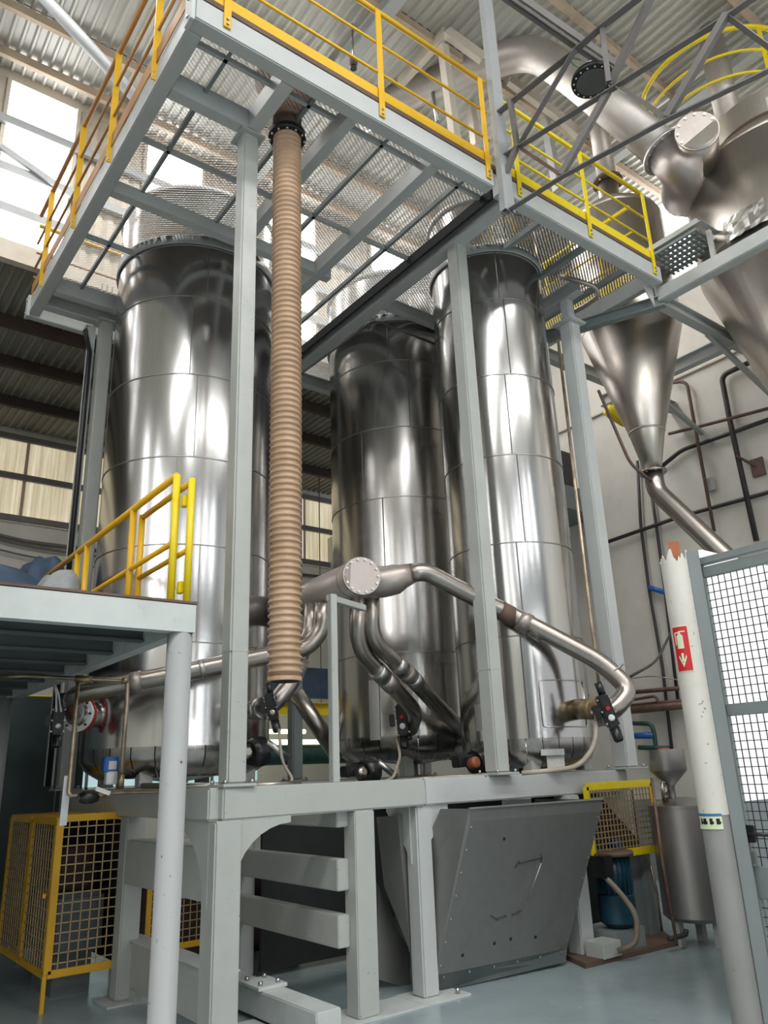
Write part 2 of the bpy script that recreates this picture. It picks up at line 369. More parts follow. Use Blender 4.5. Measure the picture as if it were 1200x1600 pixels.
for z in (8.33, 7.5, ZS0-0.05):
    struct('wall_rail', MB().section((XL, YB-0.09, z), (XW+3, YB-0.09, z), CHAN(0.07, 0.12, 0.01)), 'truss_paint', fwall)
struct('window_9', MB().box((4.35, YB+0.05, 1.55), (8.6, YB+0.08, 2.65)), 'window_light_blue')
for x in (4.9, 5.5, 6.1, 6.8, 7.5): struct('mullion', MB().box((x, YB, 1.5), (x+0.05, YB+0.04, 2.65)), 'truss_paint', bpy.data.objects['window_9'])
for k, z in enumerate((6.2, 6.1, 5.9)):
    tag(obj('wall_pipe', MB().tube(smoothpath([(XL+1, YB-0.08-0.03*k, z+0.25), (2.0, YB-0.08-0.03*k, z+0.2), (3.2, YB-0.1-0.03*k, z-0.02), (XW, YB-0.1-0.03*k, z-0.2*k+0.1)], 0.5), 0.035-0.008*k, 8), 'truss_paint'),
        ['uppermost dark conduit along the far wall below the beige translucent strip', 'middle dark conduit sagging along the far wall', 'thin lowest conduit along the far wall above the blue tarps'][k], 'conduit')
# white tank hood seen beyond silos on far side
struct('wall_left', MB().box((XL-0.2, YF, 0), (XL, YB, ZR)), 'plaster_wall')
struct('wall_shade_panel', MB().box((-4.0, 9.9, 0), (3.0, 10.0, 2.6)), 'teal_wall')  # dark teal panel added to keep the area under the mezzanine dark
ff = MB().box((XL, YF-0.2, 5.9), (XW, YF, ZR)).box((XL, YF-0.2, 0), (-2.7, YF, 5.9)).box((6.7, YF-0.2, 0), (XW, YF, 5.9))
struct('wall_front', ff, 'dado_paint')
for i, x in enumerate((-8, -4.5, -1, 2.5, 6.0)):
    struct('window_%d' % (10+i), MB().box((x, YF+0.01, 8.0), (x+1.2, YF+0.04, 10.8)), 'window_light')
for i, y in enumerate((-9, -4.5, 1.0, 5.0)):
    struct('window_%d' % (15+i), MB().box((XL+0.01, y, 6.5), (XL+0.04, y+0.9, 10.5)), 'window_light')
# right wall with dado
rw = MB().box((XW, YF, 1.09), (XW+0.3, YB, 7.35))
rwall = struct('wall_right', rw, 'plaster_wall')
struct('dado', MB().box((XW-0.012, YF, 0), (XW+0.3, YB, 1.09)), 'dado_paint', rwall)
struct('wall_ledge', MB().bar((XW-0.02, YF, 7.35), (XW-0.02, 9.9, 7.35), 0.05, 0.03), 'beige_wood', rwall)
struct('upper_wall', MB().box((XW+1.1, YF, 7.0), (XW+1.3, YC, 9.6)).box((XW+1.1, YF, 9.6), (XW+1.3, 5.0, ZR)).box((XW+1.1, 6.9, 9.6), (XW+1.3, YC, ZR)), 'plaster_wall', rwall)
struct('ledge_top', MB().box((XW+0.3, YF, 7.25), (XW+1.1, YC, 7.34)), 'plaster_wall', rwall)
struct('window_19', MB().box((XW+1.15, 5.0, 9.6), (XW+1.18, 6.9, ZR)), 'window_light')

# ================================================================== SILOS
def polar(az, r): a = math.radians(az); return (r*math.sin(a), r*math.cos(a))
def silo(name, az, r, R, seams, ztop, label, zc, nseam_az, smat='silo_steel'):
    x, y = polar(az, r); t = thing(name, label, 'silo', (x, y, zc), 'stainless steel silos under the platform')
    zb = seams[-1]
    lv = [zb] + sorted(seams[:-1]) + [ztop+0.75]
    for i in range(len(lv)-1):
        a, b = lv[i], lv[i+1]; m = MB(); rr = R + (0.004 if i % 2 else 0.0)
        m.lathe([(rr, a), (rr, b)], (x, y, 0), n=96); m.f = m.f[:-2]; m.sm = m.sm[:-2]
        o = obj('shell_ring', m, smat, t)
        o2 = obj('seam_band', MB().lathe([(rr, b-0.006), (rr+0.007, b-0.005), (rr+0.007, b+0.005), (rr, b+0.006)], (x, y, 0), n=96), 'seam_grey', o)
        s = math.radians(az+180+nseam_az[i % len(nseam_az)])
        px, py = x+(rr+0.001)*math.sin(s), y+(rr+0.001)*math.cos(s)
        obj('vertical_seam', MB().bar((px, py, a), (px, py, b), 0.007, 0.012), 'seam_grey', o)
    # lower skirt of gored cladding, dished bottom and outlet
    n = 26
    for g in range(n):
        a0, a1 = 2*PI*g/n+0.006, 2*PI*(g+1)/n-0.006; m = MB(); vs = []
        pr = [(R, zb), (R*0.995, zb-0.10), (R*0.93, zb-0.19), (R*0.80, zb-0.26)]
        for rr, z in pr: vs += [(x+rr*math.cos(a0+(a1-a0)*k/3), y+rr*math.sin(a0+(a1-a0)*k/3), z) for k in range(4)]
        m.add(vs, [(i*4+k, i*4+k+1, i*4+k+5, i*4+k+4) for i in range(3) for k in range(3)], True)
        obj('skirt_gore', m, 'silo_skirt', t)
    obj('dished_bottom', MB().lathe([(R*0.985, zb), (R*0.92, zb-0.185), (R*0.6, zb-0.24), (0.12, zb-0.30), (0.12, zb-0.42), (0.09, zb-0.42)], (x, y, 0), n=40), 'silo_skirt', t)
    # raised roof above the platform
    obj('dome_roof', MB().lathe([(R+0.03, ztop+0.73), (R+0.03, ztop+0.78), (R*0.6, ztop+0.93), (0.2, ztop+1.03), (0.0, ztop+1.03)], (x, y, 0), n=64), 'collar_steel', t)
    for k in range(4):
        a = PI/4+k*PI/2; lx, ly = x+R*0.8*math.cos(a), y+R*0.8*math.sin(a)
        obj('leg', MB().box((lx-0.06, ly-0.06, 1.56), (lx+0.06, ly+0.06, zb-0.19)), 'frame_paint', t, 0.005)
    # collar where the silo passes the grating
    obj('collar', MB().lathe([(R+0.012, ztop+0.10), (R+0.012, ztop), (R+0.032, ztop), (R+0.036, ztop+0.10)], (x, y, 0), n=96), 'platform_paint', t)
    return t, x, y
S1 = (22.75, 8.30, 0.904); S2 = (39.05, 9.73, 0.914); S3 = (47.1, 8.25, 0.653)
def lev(d, Ts): return [1.6+T*d for T in Ts]
s1, s1x, s1y = silo('silo', 22.75, 8.30, 0.904, lev(7.40, [.6647, .5382, .4139, .2907, .1641, .0403]), 7.18, 'broad polished steel silo at left, behind the tan ribbed hose', 1.56, [0, -8, 8, -2, 3, -6])
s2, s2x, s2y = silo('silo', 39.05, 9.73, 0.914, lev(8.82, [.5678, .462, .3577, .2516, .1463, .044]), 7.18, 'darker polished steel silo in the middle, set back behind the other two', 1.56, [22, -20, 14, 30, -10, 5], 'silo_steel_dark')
s3, s3x, s3y = silo('silo', 47.1, 8.25, 0.653, lev(7.60, [.6551, .5306, .4076, .2821, .1591, .034]), 7.2, 'slender polished steel silo at right, between the two right-hand posts', 1.56, [-2, -6, -14, -10, -16, -12])
# access panel and data plate on the right silo
def on_silo(x, y, R, az_cam, off, z):   # a point on a silo's face, turned 'off' degrees from the line to the camera
    a = math.radians(az_cam+180+off); return (x+R*math.sin(a), y+R*math.cos(a), z)
def face_panel(x, y, R, az, o0, o1, z0, z1, mat, name, parent, d=0.006, fr=0.0):
    m = MB(); k = 6; vs = []
    for z in (z0, z1):
        for rr in (R, R+d): vs += [on_silo(x, y, rr, az, o0+(o1-o0)*i/k, z) for i in range(k+1)]
    q = k+1
    fs = [(q+i, q+i+1, 3*q+i+1, 3*q+i) for i in range(k)] + [(i, i+1, q+i+1, q+i) for i in range(k)] + [(2*q+i, 2*q+i+1, 3*q+i+1, 3*q+i) for i in range(k)] + [(0, q, 3*q, 2*q), (k, q+k, 3*q+k, 2*q+k)]
    m.add(vs, fs, False); return obj(name, m, mat, parent)
def tube_frame(x, y, R, az, o0, o1, z0, z1, parent, name='panel_rim', mat='silo_steel'):
    pts = []
    for i in range(9): pts.append(on_silo(x, y, R+0.006, az, o0+(o1-o0)*i/8, z1))
    for i in range(9): pts.append(on_silo(x, y, R+0.006, az, o1-(o1-o0)*i/8, z0))
    pts.append(pts[0])
    obj(name, MB().tube(smoothpath(pts, 0.05, 3), 0.006, 6), mat, parent)
tube_frame(s3x, s3y, 0.653, 47.1, -62, -14, 1.95, 2.38, s3)
face_panel(s3x, s3y, 0.653, 47.1, -30, -10, 1.70, 1.755, 'collar_steel', 'name_plate', s3)
face_panel(s3x, s3y, 0.62, 47.1, -31, -15, 1.57, 1.70, 'paper_label', 'paper_label', s3)
face_panel(s3x, s3y, 0.653, 47.1, 38, 46, 1.95, 2.2, 'collar_steel', 'inspection_strip', s3)
face_panel(s2x, s2y, 0.914, 39.05, 22, 30, 1.95, 2.6, 'collar_steel', 'inspection_strip', s2)

# ================================================================== BASE FRAME
base = thing('base_frame', 'pale grey welded steel base frame carrying the three silos', 'frame', (2.4, 5.0, 0))
A, B, Cc = (2.40, 5.02), (4.22, 5.15), (6.95, 5.22)
ZB0, ZB1 = 1.345, 1.55
def cbeam(p, q, z0, z1, wdt, name='beam', mat='frame_paint', par=None, bev=0.012, ext=0.0):
    return obj(name, MB().bar((p[0], p[1], (z0+z1)/2), (q[0], q[1], (z0+z1)/2), wdt, z1-z0, ext=ext), mat, par or base, bev)
cbeam(A, B, ZB0, ZB1, 0.16, 'front_beam'); cbeam(B, Cc, ZB0, ZB1, 0.16, 'front_beam', 'platform_paint')
cbeam((2.41, 5.0), (2.50, 8.7), ZB0, ZB1, 0.16, 'side_beam'); cbeam((2.45, 8.6), (6.95, 8.6), ZB0, ZB1, 0.16, 'rear_beam'); cbeam((6.95, 5.2), (6.95, 8.6), ZB0, ZB1, 0.16, 'side_beam')
for yy in (6.9,): cbeam((2.45, yy), (6.95, yy), ZB0, ZB1, 0.14, 'cross_beam')
cbeam((4.95, 5.2), (4.95, 8.6), ZB0, ZB1, 0.14, 'cross_beam')
def leg(x, y, w=0.15, z1=ZB0, plate=True, mat='frame_paint', par=None, name='leg'):
    o = obj(name, MB().box((x-w/2, y-w/2, 0.012), (x+w/2, y+w/2, z1)), mat, par or base, 0.012)
    if plate:
        obj('foot_plate', MB().box((x-w*1.1, y-w*1.1, 0), (x+w*1.1, y+w*1.1, 0.014)), 'deck_paint', o)
    return o
leg(2.45, 5.03, 0.19); leg(2.50, 6.80, 0.16); leg(4.22, 5.17, 0.15, mat='platform_paint'); leg(2.50, 8.55); leg(6.9, 8.5); leg(4.95, 8.5); leg(6.9, 6.9)
obj('rear_shade_sheet', MB().box((3.6, 6.60, 0.05), (6.6, 6.63, 1.32)), 'dark_void', base, label='near-black sheet standing in for the shade under the base frame')  # near-black sheet, stands in for the shade behind the legs
# curved gusset plates at the corner leg
def gusset(p, dx, dy, zt, wdt, hgt, th=0.02, name='gusset', mat='frame_paint', curve=True):
    poly = [(p[0], p[1], zt), (p[0]+dx*wdt, p[1]+dy*wdt, zt), (p[0]+dx*wdt, p[1]+dy*wdt, zt-0.05)]
    k = 8 if curve else 1
    for i in range(1, k+1):
        a = PI/2*i/k
        if curve: u = wdt-(wdt-0.07)*math.sin(a); v = 0.05+(hgt-0.05)*(1-math.cos(a))
        else: u = 0.06; v = hgt*0.8
        poly.append((p[0]+dx*u, p[1]+dy*u, zt-v))
    poly += [(p[0], p[1], zt-hgt-0.03)]
    n = (-dy*th, dx*th, 0); obj(name, MB().prism(poly, n), mat, base)
gusset((2.44, 4.955), 1, 0.06, ZB0+0.01, 0.50, 0.42); gusset((2.372, 5.03), 0.02, 1, ZB0+0.01, 0.62, 0.50)
gusset((2.445, 6.80), 0, -1, ZB0+0.01, 0.10, 0.12)
gusset((4.22, 5.10), 1, 0, ZB0+0.005, 0.26, 0.34, curve=False, mat='platform_paint'); gusset((4.15, 5.17), 0, 1, ZB0+0.005, 0.3, 0.4, curve=False)
# wide plates on the side
obj('side_plate', MB().box((2.43, 5.1, 0.84), (2.46, 6.75, 1.16)), 'frame_paint', base)
obj('shelf_plate', MB().box((2.45, 5.6, 1.155), (2.75, 6.7, 1.165)), 'frame_paint', base)

# slatted inner stand with three bars
st = thing('slatted_stand', 'pale grey stand of three broad bars beside the steel hopper', 'stand', (3.6, 5.1, 0))
obj('post', MB().box((3.50, 5.02, 0.012), (3.68, 5.17, 1.345)), 'frame_paint', st, 0.008)
obj('post', MB().box((3.46, 6.72, 0.012), (3.60, 6.86, 1.345)), 'frame_paint', st, 0.008)
for z0, z1 in ((0.445, 0.655), (0.81, 1.02), (1.235, 1.345)):
    obj('bar', MB().box((3.40, 5.11, z0), (3.50, 6.9, z1)), 'frame_paint', st, 0.006)
obj('foot_plate', MB().box((3.35, 4.98, 0), (4.5, 5.32, 0.012)), 'deck_paint', st, 0)
for x, y in ((4.42, 5.04), (4.30, 5.25)): obj('anchor_bolt', MB().lathe([(0.016, 0.012), (0.016, 0.05)], (x, y, 0), n=6), 'bolt_steel', st)

# floor skids with anchor brackets
sk = thing('floor_skid', 'grey box beam skid lying on the floor under the frame', 'beam', (3.1, 5.5, 0))
obj('beam', MB().box((2.98, 4.74, 0.03), (3.17, 7.4, 0.2)), 'deck_paint', sk, 0.008)
obj('splice_plate', MB().box((2.96, 5.45, 0.2), (3.19, 5.75, 0.225)), 'deck_paint', sk, 0.004)
for x, y in ((3.0, 5.5), (3.14, 5.5), (3.0, 5.7), (3.14, 5.7)): obj('bolt', MB().lathe([(0.016, 0.225), (0.016, 0.25)], (x, y, 0), n=6), 'bolt_steel', sk)
obj('floor_bracket', MB().box((2.82, 5.25, 0), (2.98, 5.55, 0.02)), 'deck_paint', sk)
sk2 = thing('floor_skid', 'tall grey plate skid between the left rear leg and the corner leg', 'beam', (2.6, 6.0, 0))
obj('beam', MB().box((2.52, 5.15, 0.09), (2.60, 6.9, 0.42)), 'frame_paint', sk2, 0.006)
obj('top_plate', MB().box((2.50, 5.15, 0.42), (2.66, 6.9, 0.432)), 'deck_paint', sk2)
obj('foot_block', MB().box((2.52, 6.6, 0.0), (2.64, 6.8, 0.1)), 'frame_paint', sk2)
obj('foot_block', MB().box((2.52, 5.2, 0.0), (2.64, 5.4, 0.1)), 'frame_paint', sk2)

# ================================================================== TALL POSTS
def tall_post(x, y, w, z0, z1, label, cap=False, mat='frame_paint', d=None):
    d = d or w
    t = thing('platform_post', label, 'post', (x, y, z0), 'posts carrying the upper platform')
    obj('shaft', MB().box((x-w/2, y-d/2, z0+0.018), (x+w/2, y+d/2, z1)), mat, t, 0.014)
    obj('base_plate', MB().box((x-w*0.85, y-d*0.85, z0), (x+w*0.85, y+d*0.85, z0+0.02)), mat, t, 0.004)
    for sx in (-1, 1):
        for sy in (-1, 1): obj('bolt', MB().lathe([(0.013, z0+0.02), (0.013, z0+0.045)], (x+sx*w*0.68, y+sy*d*0.68, 0), n=6), 'bolt_steel', t)
    obj('weld_band', MB().box((x-w/2-0.002, y-d/2-0.002, z0+0.9), (x+w/2+0.002, y+d/2+0.002, z0+0.905)), mat, t)
    obj('head_plate', MB().box((x-w*0.8, y-d*0.8, z1-0.02), (x+w*0.8, y+d*0.8, z1)), mat, t)
    return t
ZP = 7.045
tall_post(2.52, 5.05, 0.145, ZB1, ZP, 'pale steel post standing just left of the tan ribbed hose')
tall_post(5.10, 5.12, 0.16, ZB1, ZP, 'pale steel post with scuffs, in front of the left edge of the slender silo', mat='frame_paint')
p3 = tall_post(6.93, 5.13, 0.18, ZB1, 6.72, 'pale steel post right of the slender silo, ending in a stub head', mat='platform_paint')
obj('stub', MB().box((6.87, 5.07, 6.72), (6.99, 5.19, ZP)), 'platform_paint', p3, 0.01)
obj('flange', MB().box((6.80, 5.0, 6.69), (7.06, 5.26, 6.715)), 'platform_paint', p3)
tall_post(4.95, 8.30, 0.14, ZB1, ZP, 'slim dark grey post seen between hose and middle silo', mat='gate_paint')
tall_post(2.47, 8.72, 0.15, ZB1, ZP, 'pale post hugging the left side of the broad silo', mat='frame_paint')
tall_post(6.93, 8.3, 0.14, ZB1, ZP, 'rear right steel post hidden behind the silos', mat='frame_paint')

# ================================================================== UPPER PLATFORM
pf = thing('upper_platform', 'large raised walkway platform of grey beams and expanded metal', 'platform', (1.65, 4.27, 7.06))
X0, X1, Y0, Y1, PZ0, PZ1 = 1.63, 7.62, 4.22, 9.06, 7.05, 7.27
def pbeam(p, q, prof, z, name='joist', mat='platform_paint'):
    return obj(name, MB().section((p[0], p[1], z), (q[0], q[1], z), prof), mat, pf)
zc = (PZ0+PZ1)/2; bh = PZ1-PZ0
BOX = lambda w, h: [(-w/2, -h/2), (w/2, -h/2), (w/2, h/2), (-w/2, h/2)]
obj('edge_beam', MB().box((X0+0.01, Y0, PZ0), (4.80, Y0+0.13, PZ1)), 'platform_paint', pf, 0.01)
obj('edge_beam', MB().box((4.90, Y0, PZ0), (X1, Y0+0.13, PZ1)), 'platform_paint', pf, 0.01)
obj('edge_beam', MB().box((X0, Y0+0.13, PZ0), (X0+0.13, Y1, PZ1)), 'platform_paint', pf, 0.01)
obj('edge_beam', MB().box((X1-0.08, Y0+0.13, PZ0), (X1, Y1-0.8, PZ1)), 'platform_paint', pf, 0.01)
obj('end_plate', MB().box((X0-0.03, Y0-0.02, PZ0-0.05), (X0+0.005, Y0+0.10, PZ1+0.02)), 'deck_paint', pf, 0.004)
obj('end_plate', MB().box((X0-0.03, Y1-0.08, PZ0-0.05), (X0+0.005, Y1+0.03, PZ1+0.02)), 'deck_paint', pf, 0.004)
for z in (PZ0, PZ1-0.04): 
    obj('bolt', MB().lathe([(0.016, 0), (0.016, 0.015)], (X0-0.03, Y0+0.03, z), (-1, 0, 0), n=6), 'bolt_steel', pf)
    obj('bolt', MB().lathe([(0.016, 0), (0.016, 0.015)], (X0-0.03, Y1-0.03, z), (-1, 0, 0), n=6), 'bolt_steel', pf)
obj('end_beam', MB().box((X0, Y1-0.03, PZ0-0.02), (2.75, Y1+0.06, PZ0+0.16)), 'deck_paint', pf, 0.006)
# main members
C12 = CHAN(0.08, 0.16, 0.012)
pbeam((X0+0.13, 4.99), (2.52, 4.99), BOX(0.11, 0.2), zc-0.01, 'cross_beam')
pbeam((X0+0.13, 6.45), (4.3, 6.45), CHAN(0.10, 0.14, 0.012), zc-0.02, 'cross_beam')
pbeam((X0+0.13, 8.42), (2.55, 8.42), BOX(0.10, 0.2), zc-0.01, 'cross_beam')
pbeam((2.52, Y0+0.13), (2.52, 5.05), BOX(0.12, 0.2), zc-0.01, 'main_joist')
pbeam((3.18, Y0+0.13), (3.18, 6.5), BOX(0.10, 0.17), zc-0.01, 'main_joist')
pbeam((4.14, Y0+0.13), (4.14, 8.4), BOX(0.11, 0.18), zc-0.01, 'main_joist')
pbeam((5.06, Y0+0.13), (5.06, 8.6), IBEAM(0.15, 0.2), zc-0.04, 'main_joist')
pbeam((4.93, Y0+0.16), (4.93, 8.6), BOX(0.03, 0.12), zc-0.01, 'black_joist', 'dark_void')
pbeam((6.93, 4.9), (6.93, 8.6), IBEAM(0.12, 0.18), zc-0.02, 'main_joist')
pbeam((X0+0.13, 8.8), (X1, 8.8), IBEAM(0.12, 0.18), zc-0.01, 'cross_beam')
pbeam((5.06, 6.55), (6.93, 6.55), IBEAM(0.10, 0.14), zc, 'cross_beam')
# small angles under the grating
ang = BOX(0.035, 0.05)
for x in (2.05, 2.85, 3.65, 4.6): 
    pbeam((x, Y0+0.13), (x, 8.4 if x > 4 else 6.6), ang, PZ1-0.06, 'grating_bearer', 'gate_paint')
pbeam((2.05, 6.6), (2.05, 8.4), ang, PZ1-0.06, 'grating_bearer', 'gate_paint')
for y in (4.55, 5.75, 7.4): 
    pbeam((X0+0.13, y), (4.93 if y < 7 else 2.4, y), ang, PZ1-0.06, 'grating_bearer', 'platform_paint')
for x, y0, y1 in ((5.7, Y0+0.13, 4.95), (6.45, Y0+0.13, 8.4), (7.2, Y0+0.13, 8.0)):
    pbeam((x, y0), (x, y1), BOX(0.05, 0.07), PZ1-0.08, 'grating_bearer', 'gate_paint')
for y in (4.9, 7.0): pbeam((5.15, y), (5.35, y) if y < 5 else (X1-0.1, y), ang, PZ1-0.06, 'grating_bearer', 'platform_paint')

# expanded metal: real strands, one joined part
def expanded(x0, x1, y0, y1, z, holes, lw=0.060, sw=0.038, th=0.021):
    vs = []; fs = []; i = 0
    ny = int((x1-x0)/lw); nx = int((y1-y0)/sw)
    for a in range(ny):
        for b in range(nx):
            for s in (0, 1):
                cx = x0+(a+0.5*s)*lw; cy = y0+(b+0.5*s)*sw
                px, py = cx+lw*0.25, cy+sw*0.25
                if any((px-hx)**2+(py-hy)**2 < hr*hr for hx, hy, hr in holes): continue
                for (ex, ey) in ((cx+lw*0.5, cy+sw*0.5), (cx+lw*0.5, cy-sw*0.5)):
                    # strand from (cx,cy) to (ex,ey): ribbon tilted about its run
                    k = len(vs)
                    vs += [(cx, cy-th*0.45, z-0.009), (ex, ey-th*0.45, z-0.009), (ex, ey+th*0.45, z+0.009), (cx, cy+th*0.45, z+0.009)]
                    fs.append((k, k+1, k+2, k+3))
    me = bpy.data.meshes.new('expanded_metal'); me.from_pydata(vs, [], fs); me.materials.append(MATS['grating_steel']); me.update(); return me
holes = [(s1x, s1y, 0.92), (s2x, s2y, 0.93), (s3x, s3y, 0.67), (2.80, 4.86, 0.14)]
g = obj('expanded_metal', expanded(X0+0.05, X1-0.05, Y0+0.08, 8.95, PZ1+0.005, holes), None, pf); stuff(g)
# deck edge trim in rust under the toe board
obj('edge_trim', MB().box((X0+0.02, Y0-0.005, PZ1), (X1, Y0+0.04, PZ1+0.05)), 'rust', pf)
obj('edge_trim', MB().box((X0+0.01, Y0+0.04, PZ1), (X0+0.04, Y1, PZ1+0.03)), 'rust', pf)

# ---- railings
def railing(name, label, a, b, posts, z0, h, mat, rmat, toe=True, r=0.017, pin=0.0, n2=(0, -1), post_mat=None, toe_side=1):
    t = thing(name, label, 'railing', (a[0], a[1], z0), 'yellow guard rails')
    A_ = Vector((a[0], a[1], 0)); B_ = Vector((b[0], b[1], 0)); Z = Vector((0, 0, 1))
    obj('handrail', MB().tube([A_+Z*(z0+h), B_+Z*(z0+h)], r*1.5, 10), mat, t)
    for k in (0.66, 0.36): obj('midrail', MB().tube([A_+Z*(z0+h*k), B_+Z*(z0+h*k)], r*0.85, 8), rmat, t)
    for p in posts:
        o = obj('post', MB().bar((p[0], p[1], z0-0.1), (p[0], p[1], z0+h), 0.06, 0.012, up=(0, 1, 0)), post_mat or mat, t)
        for zz in (z0-0.07, z0-0.02): obj('bolt', MB().lathe([(0.012, 0), (0.012, 0.014)], (p[0]+n2[0]*0.008, p[1]+n2[1]*0.008, zz), (n2[0], n2[1], 0), n=6), 'bolt_steel', o)
    if toe:
        obj('toe_board', MB().bar(A_+Z*(z0+0.155), B_+Z*(z0+0.155), 0.008, 0.15, up=(0, 0, 1)), mat, t)
    return t
ry = Y0-0.012
railing('platform_railing', 'long golden yellow railing on the left stretch of the platform front', (X0+0.02, ry+0.02), (4.80, ry+0.02), [(1.90, ry), (3.405, ry), (4.72, ry)], PZ0+0.16, 1.18, 'yellow_paint', 'yellow_paint')
railing('platform_railing', 'bright yellow railing on the platform front, right of the white channel', (4.97, ry+0.02), (7.46, ry+0.02), [(5.16, ry), (6.28, ry), (7.47, ry)], PZ0+0.16, 1.08, 'bright_yellow_paint', 'bright_yellow_paint')
t = railing('platform_railing', 'orange-brown railing down the left side of the platform', (X0-0.008, Y0+0.1), (X0-0.008, 8.95), [(X0-0.012, y) for y in (4.97, 6.08, 7.2, 8.42)], PZ0+0.14, 1.25, 'rust_rail', 'rust_rail', n2=(-1, 0), post_mat='yellow_paint')
t = railing('platform_railing', 'short yellow railing across the far left end of the platform', (X0+0.02, Y1+0.06), (2.9, Y1+0.06), [(1.75, Y1+0.07), (2.85, Y1+0.07)], PZ0+0.16, 1.2, 'yellow_paint', 'rust_rail', n2=(0, 1))
railing('platform_railing', 'yellow railing across the right end of the platform near the cyclone', (X1-0.05, Y0+0.25), (X1-0.05, 6.0), [(X1-0.03, 5.0), (X1-0.03, 5.9)], PZ0+0.16, 1.1, 'bright_yellow_paint', 'bright_yellow_paint', n2=(1, 0))

# ================================================================== TAN HOSE
hs = thing('ribbed_hose', 'tan ribbed flexible hose hanging from the platform', 'hose', (2.82, 4.87, 2.2))
prof = []; z = 2.27; hr = 0.118
while z < 7.08:
    prof += [(hr-0.008, z), (hr-0.006, z+0.022), (hr+0.006, z+0.027), (hr+0.009, z+0.033), (hr+0.006, z+0.040)]; z += 0.050
obj('hose_body', MB().lathe(prof, (2.82, 4.87, 0), n=28), 'hose_pu', hs)
obj('cuff', MB().lathe([(hr-0.01, 2.24), (hr+0.004, 2.24), (hr+0.004, 2.27)], (2.82, 4.87, 0), n=28), 'hose_pu', hs)
obj('inner_shade', MB().lathe([(hr-0.015, 2.238), (hr-0.015, 2.30)], (2.82, 4.87, 0), n=28), 'dark_void', hs)
obj('top_clamp', MB().lathe([(0.16, 7.06), (0.17, 7.07), (0.17, 7.11), (0.13, 7.115)], (2.82, 4.87, 0), n=28), 'black_plastic', hs)
for k in range(12):
    a = 2*PI*k/12; obj('clamp_bolt', MB().lathe([(0.011, 7.035), (0.011, 7.06)], (2.82+0.152*math.cos(a), 4.87+0.152*math.sin(a), 0), n=6), 'bolt_steel', hs)
obj('feed_chute', MB().lathe([(0.13, 7.12), (0.13, 7.35), (0.30, 7.7), (0.30, 7.9)], (2.82, 4.87, 0), n=28), 'rust', hs)

# ================================================================== PROCESS PIPES
def flange_ring(c, axis, r, th, mat, parent, nb=10, name='flange', bm='bolt_steel'):
    ax = Vector(axis).normalized(); c = Vector(c)
    o = obj(name, MB().lathe([(r, -th/2), (r, th/2)], c, ax, n=32), mat, parent, 0.002)
    u = Vector((0, 0, 1)) if abs(ax.z) < 0.9 else Vector((1, 0, 0)); a_ = ax.cross(u).normalized(); b_ = ax.cross(a_)
    for k in range(nb):
        a = 2*PI*k/nb; p = c + (a_*math.cos(a)+b_*math.sin(a))*r*0.86
        obj('bolt', MB().lathe([(r*0.07, -th/2-0.012), (r*0.07, th/2+0.012)], p, ax, n=6), bm, o)
    return o
mf = thing('manifold', 'big horizontal manifold pipe ending in a bolted blank flange in front of the middle silo', 'pipe', (3.93, 5.45, 3.0))
fc = Vector((3.891, 5.393, 3.249)); mdir = Vector((0.06, 1.0, 0.0)).normalized()
obj('pipe', MB().tube([fc+mdir*0.02, fc+mdir*2.3], 0.155, 32), 'duct_steel', mf)
obj('neck_band', MB().tube([fc+mdir*0.16, fc+mdir*0.175], 0.157, 32), 'duct_steel', mf)
flange_ring(fc, (-0.35, -0.93, 0.02), 0.172, 0.022, 'duct_steel', mf, 14, 'blank_flange')
bs = (4.063, 5.390, 3.199); b1 = (4.418, 5.365, 3.366)
obj('branch_reducer', MB().tube([fc+mdir*0.42, (4.249, 5.538, 3.269), (4.339, 5.480, 3.291), (4.402, 5.443, 3.321), (4.498, 5.390, 3.357)], [0.14, 0.145, 0.14, 0.112, 0.088], 28), 'duct_steel', mf)
# pipe to slender silo
pr = [(4.436, 5.389, 3.338), (4.588, 5.340, 3.363), (5.104, 5.219, 3.138), (5.434, 5.097, 2.986), (5.660, 4.921, 2.797), (6.010, 4.570, 2.500), (6.141, 4.392, 2.236), (5.959, 4.471, 2.059), (5.899, 4.631, 2.003)]
p_r = thing('process_pipe', 'stainless pipe running down right from the manifold across the slender silo', 'pipe', pr[0], 'stainless conveying pipes on the silos')
obj('pipe', MB().tube(smoothpath([pr[0], pr[1], pr[2], pr[3], pr[5], pr[6], pr[7], pr[8]], 0.2, 7), 0.085, 24), 'pipe_steel', p_r)
obj('sleeve', MB().tube([(5.307, 5.128, 3.030), (5.464, 5.079, 2.955)], 0.092, 24), 'rust', p_r, label='rusty brown sleeve')
obj('coupling', MB().tube([(5.480, 5.062, 2.947), (5.563, 5.000, 2.882)], 0.100, 24), 'duct_steel', p_r)
obj('coupling', MB().tube([(5.578, 4.983, 2.868), (5.660, 4.921, 2.797)], 0.096, 24), 'bolt_steel', p_r)
obj('weld_ring', MB().tube([(6.080, 4.476, 2.427), (6.084, 4.471, 2.418)], 0.088, 24), 'bolt_steel', p_r)
obj('weld_ring', MB().tube([(4.725, 5.313, 3.307), (4.734, 5.305, 3.300)], 0.088, 24), 'bolt_steel', p_r)
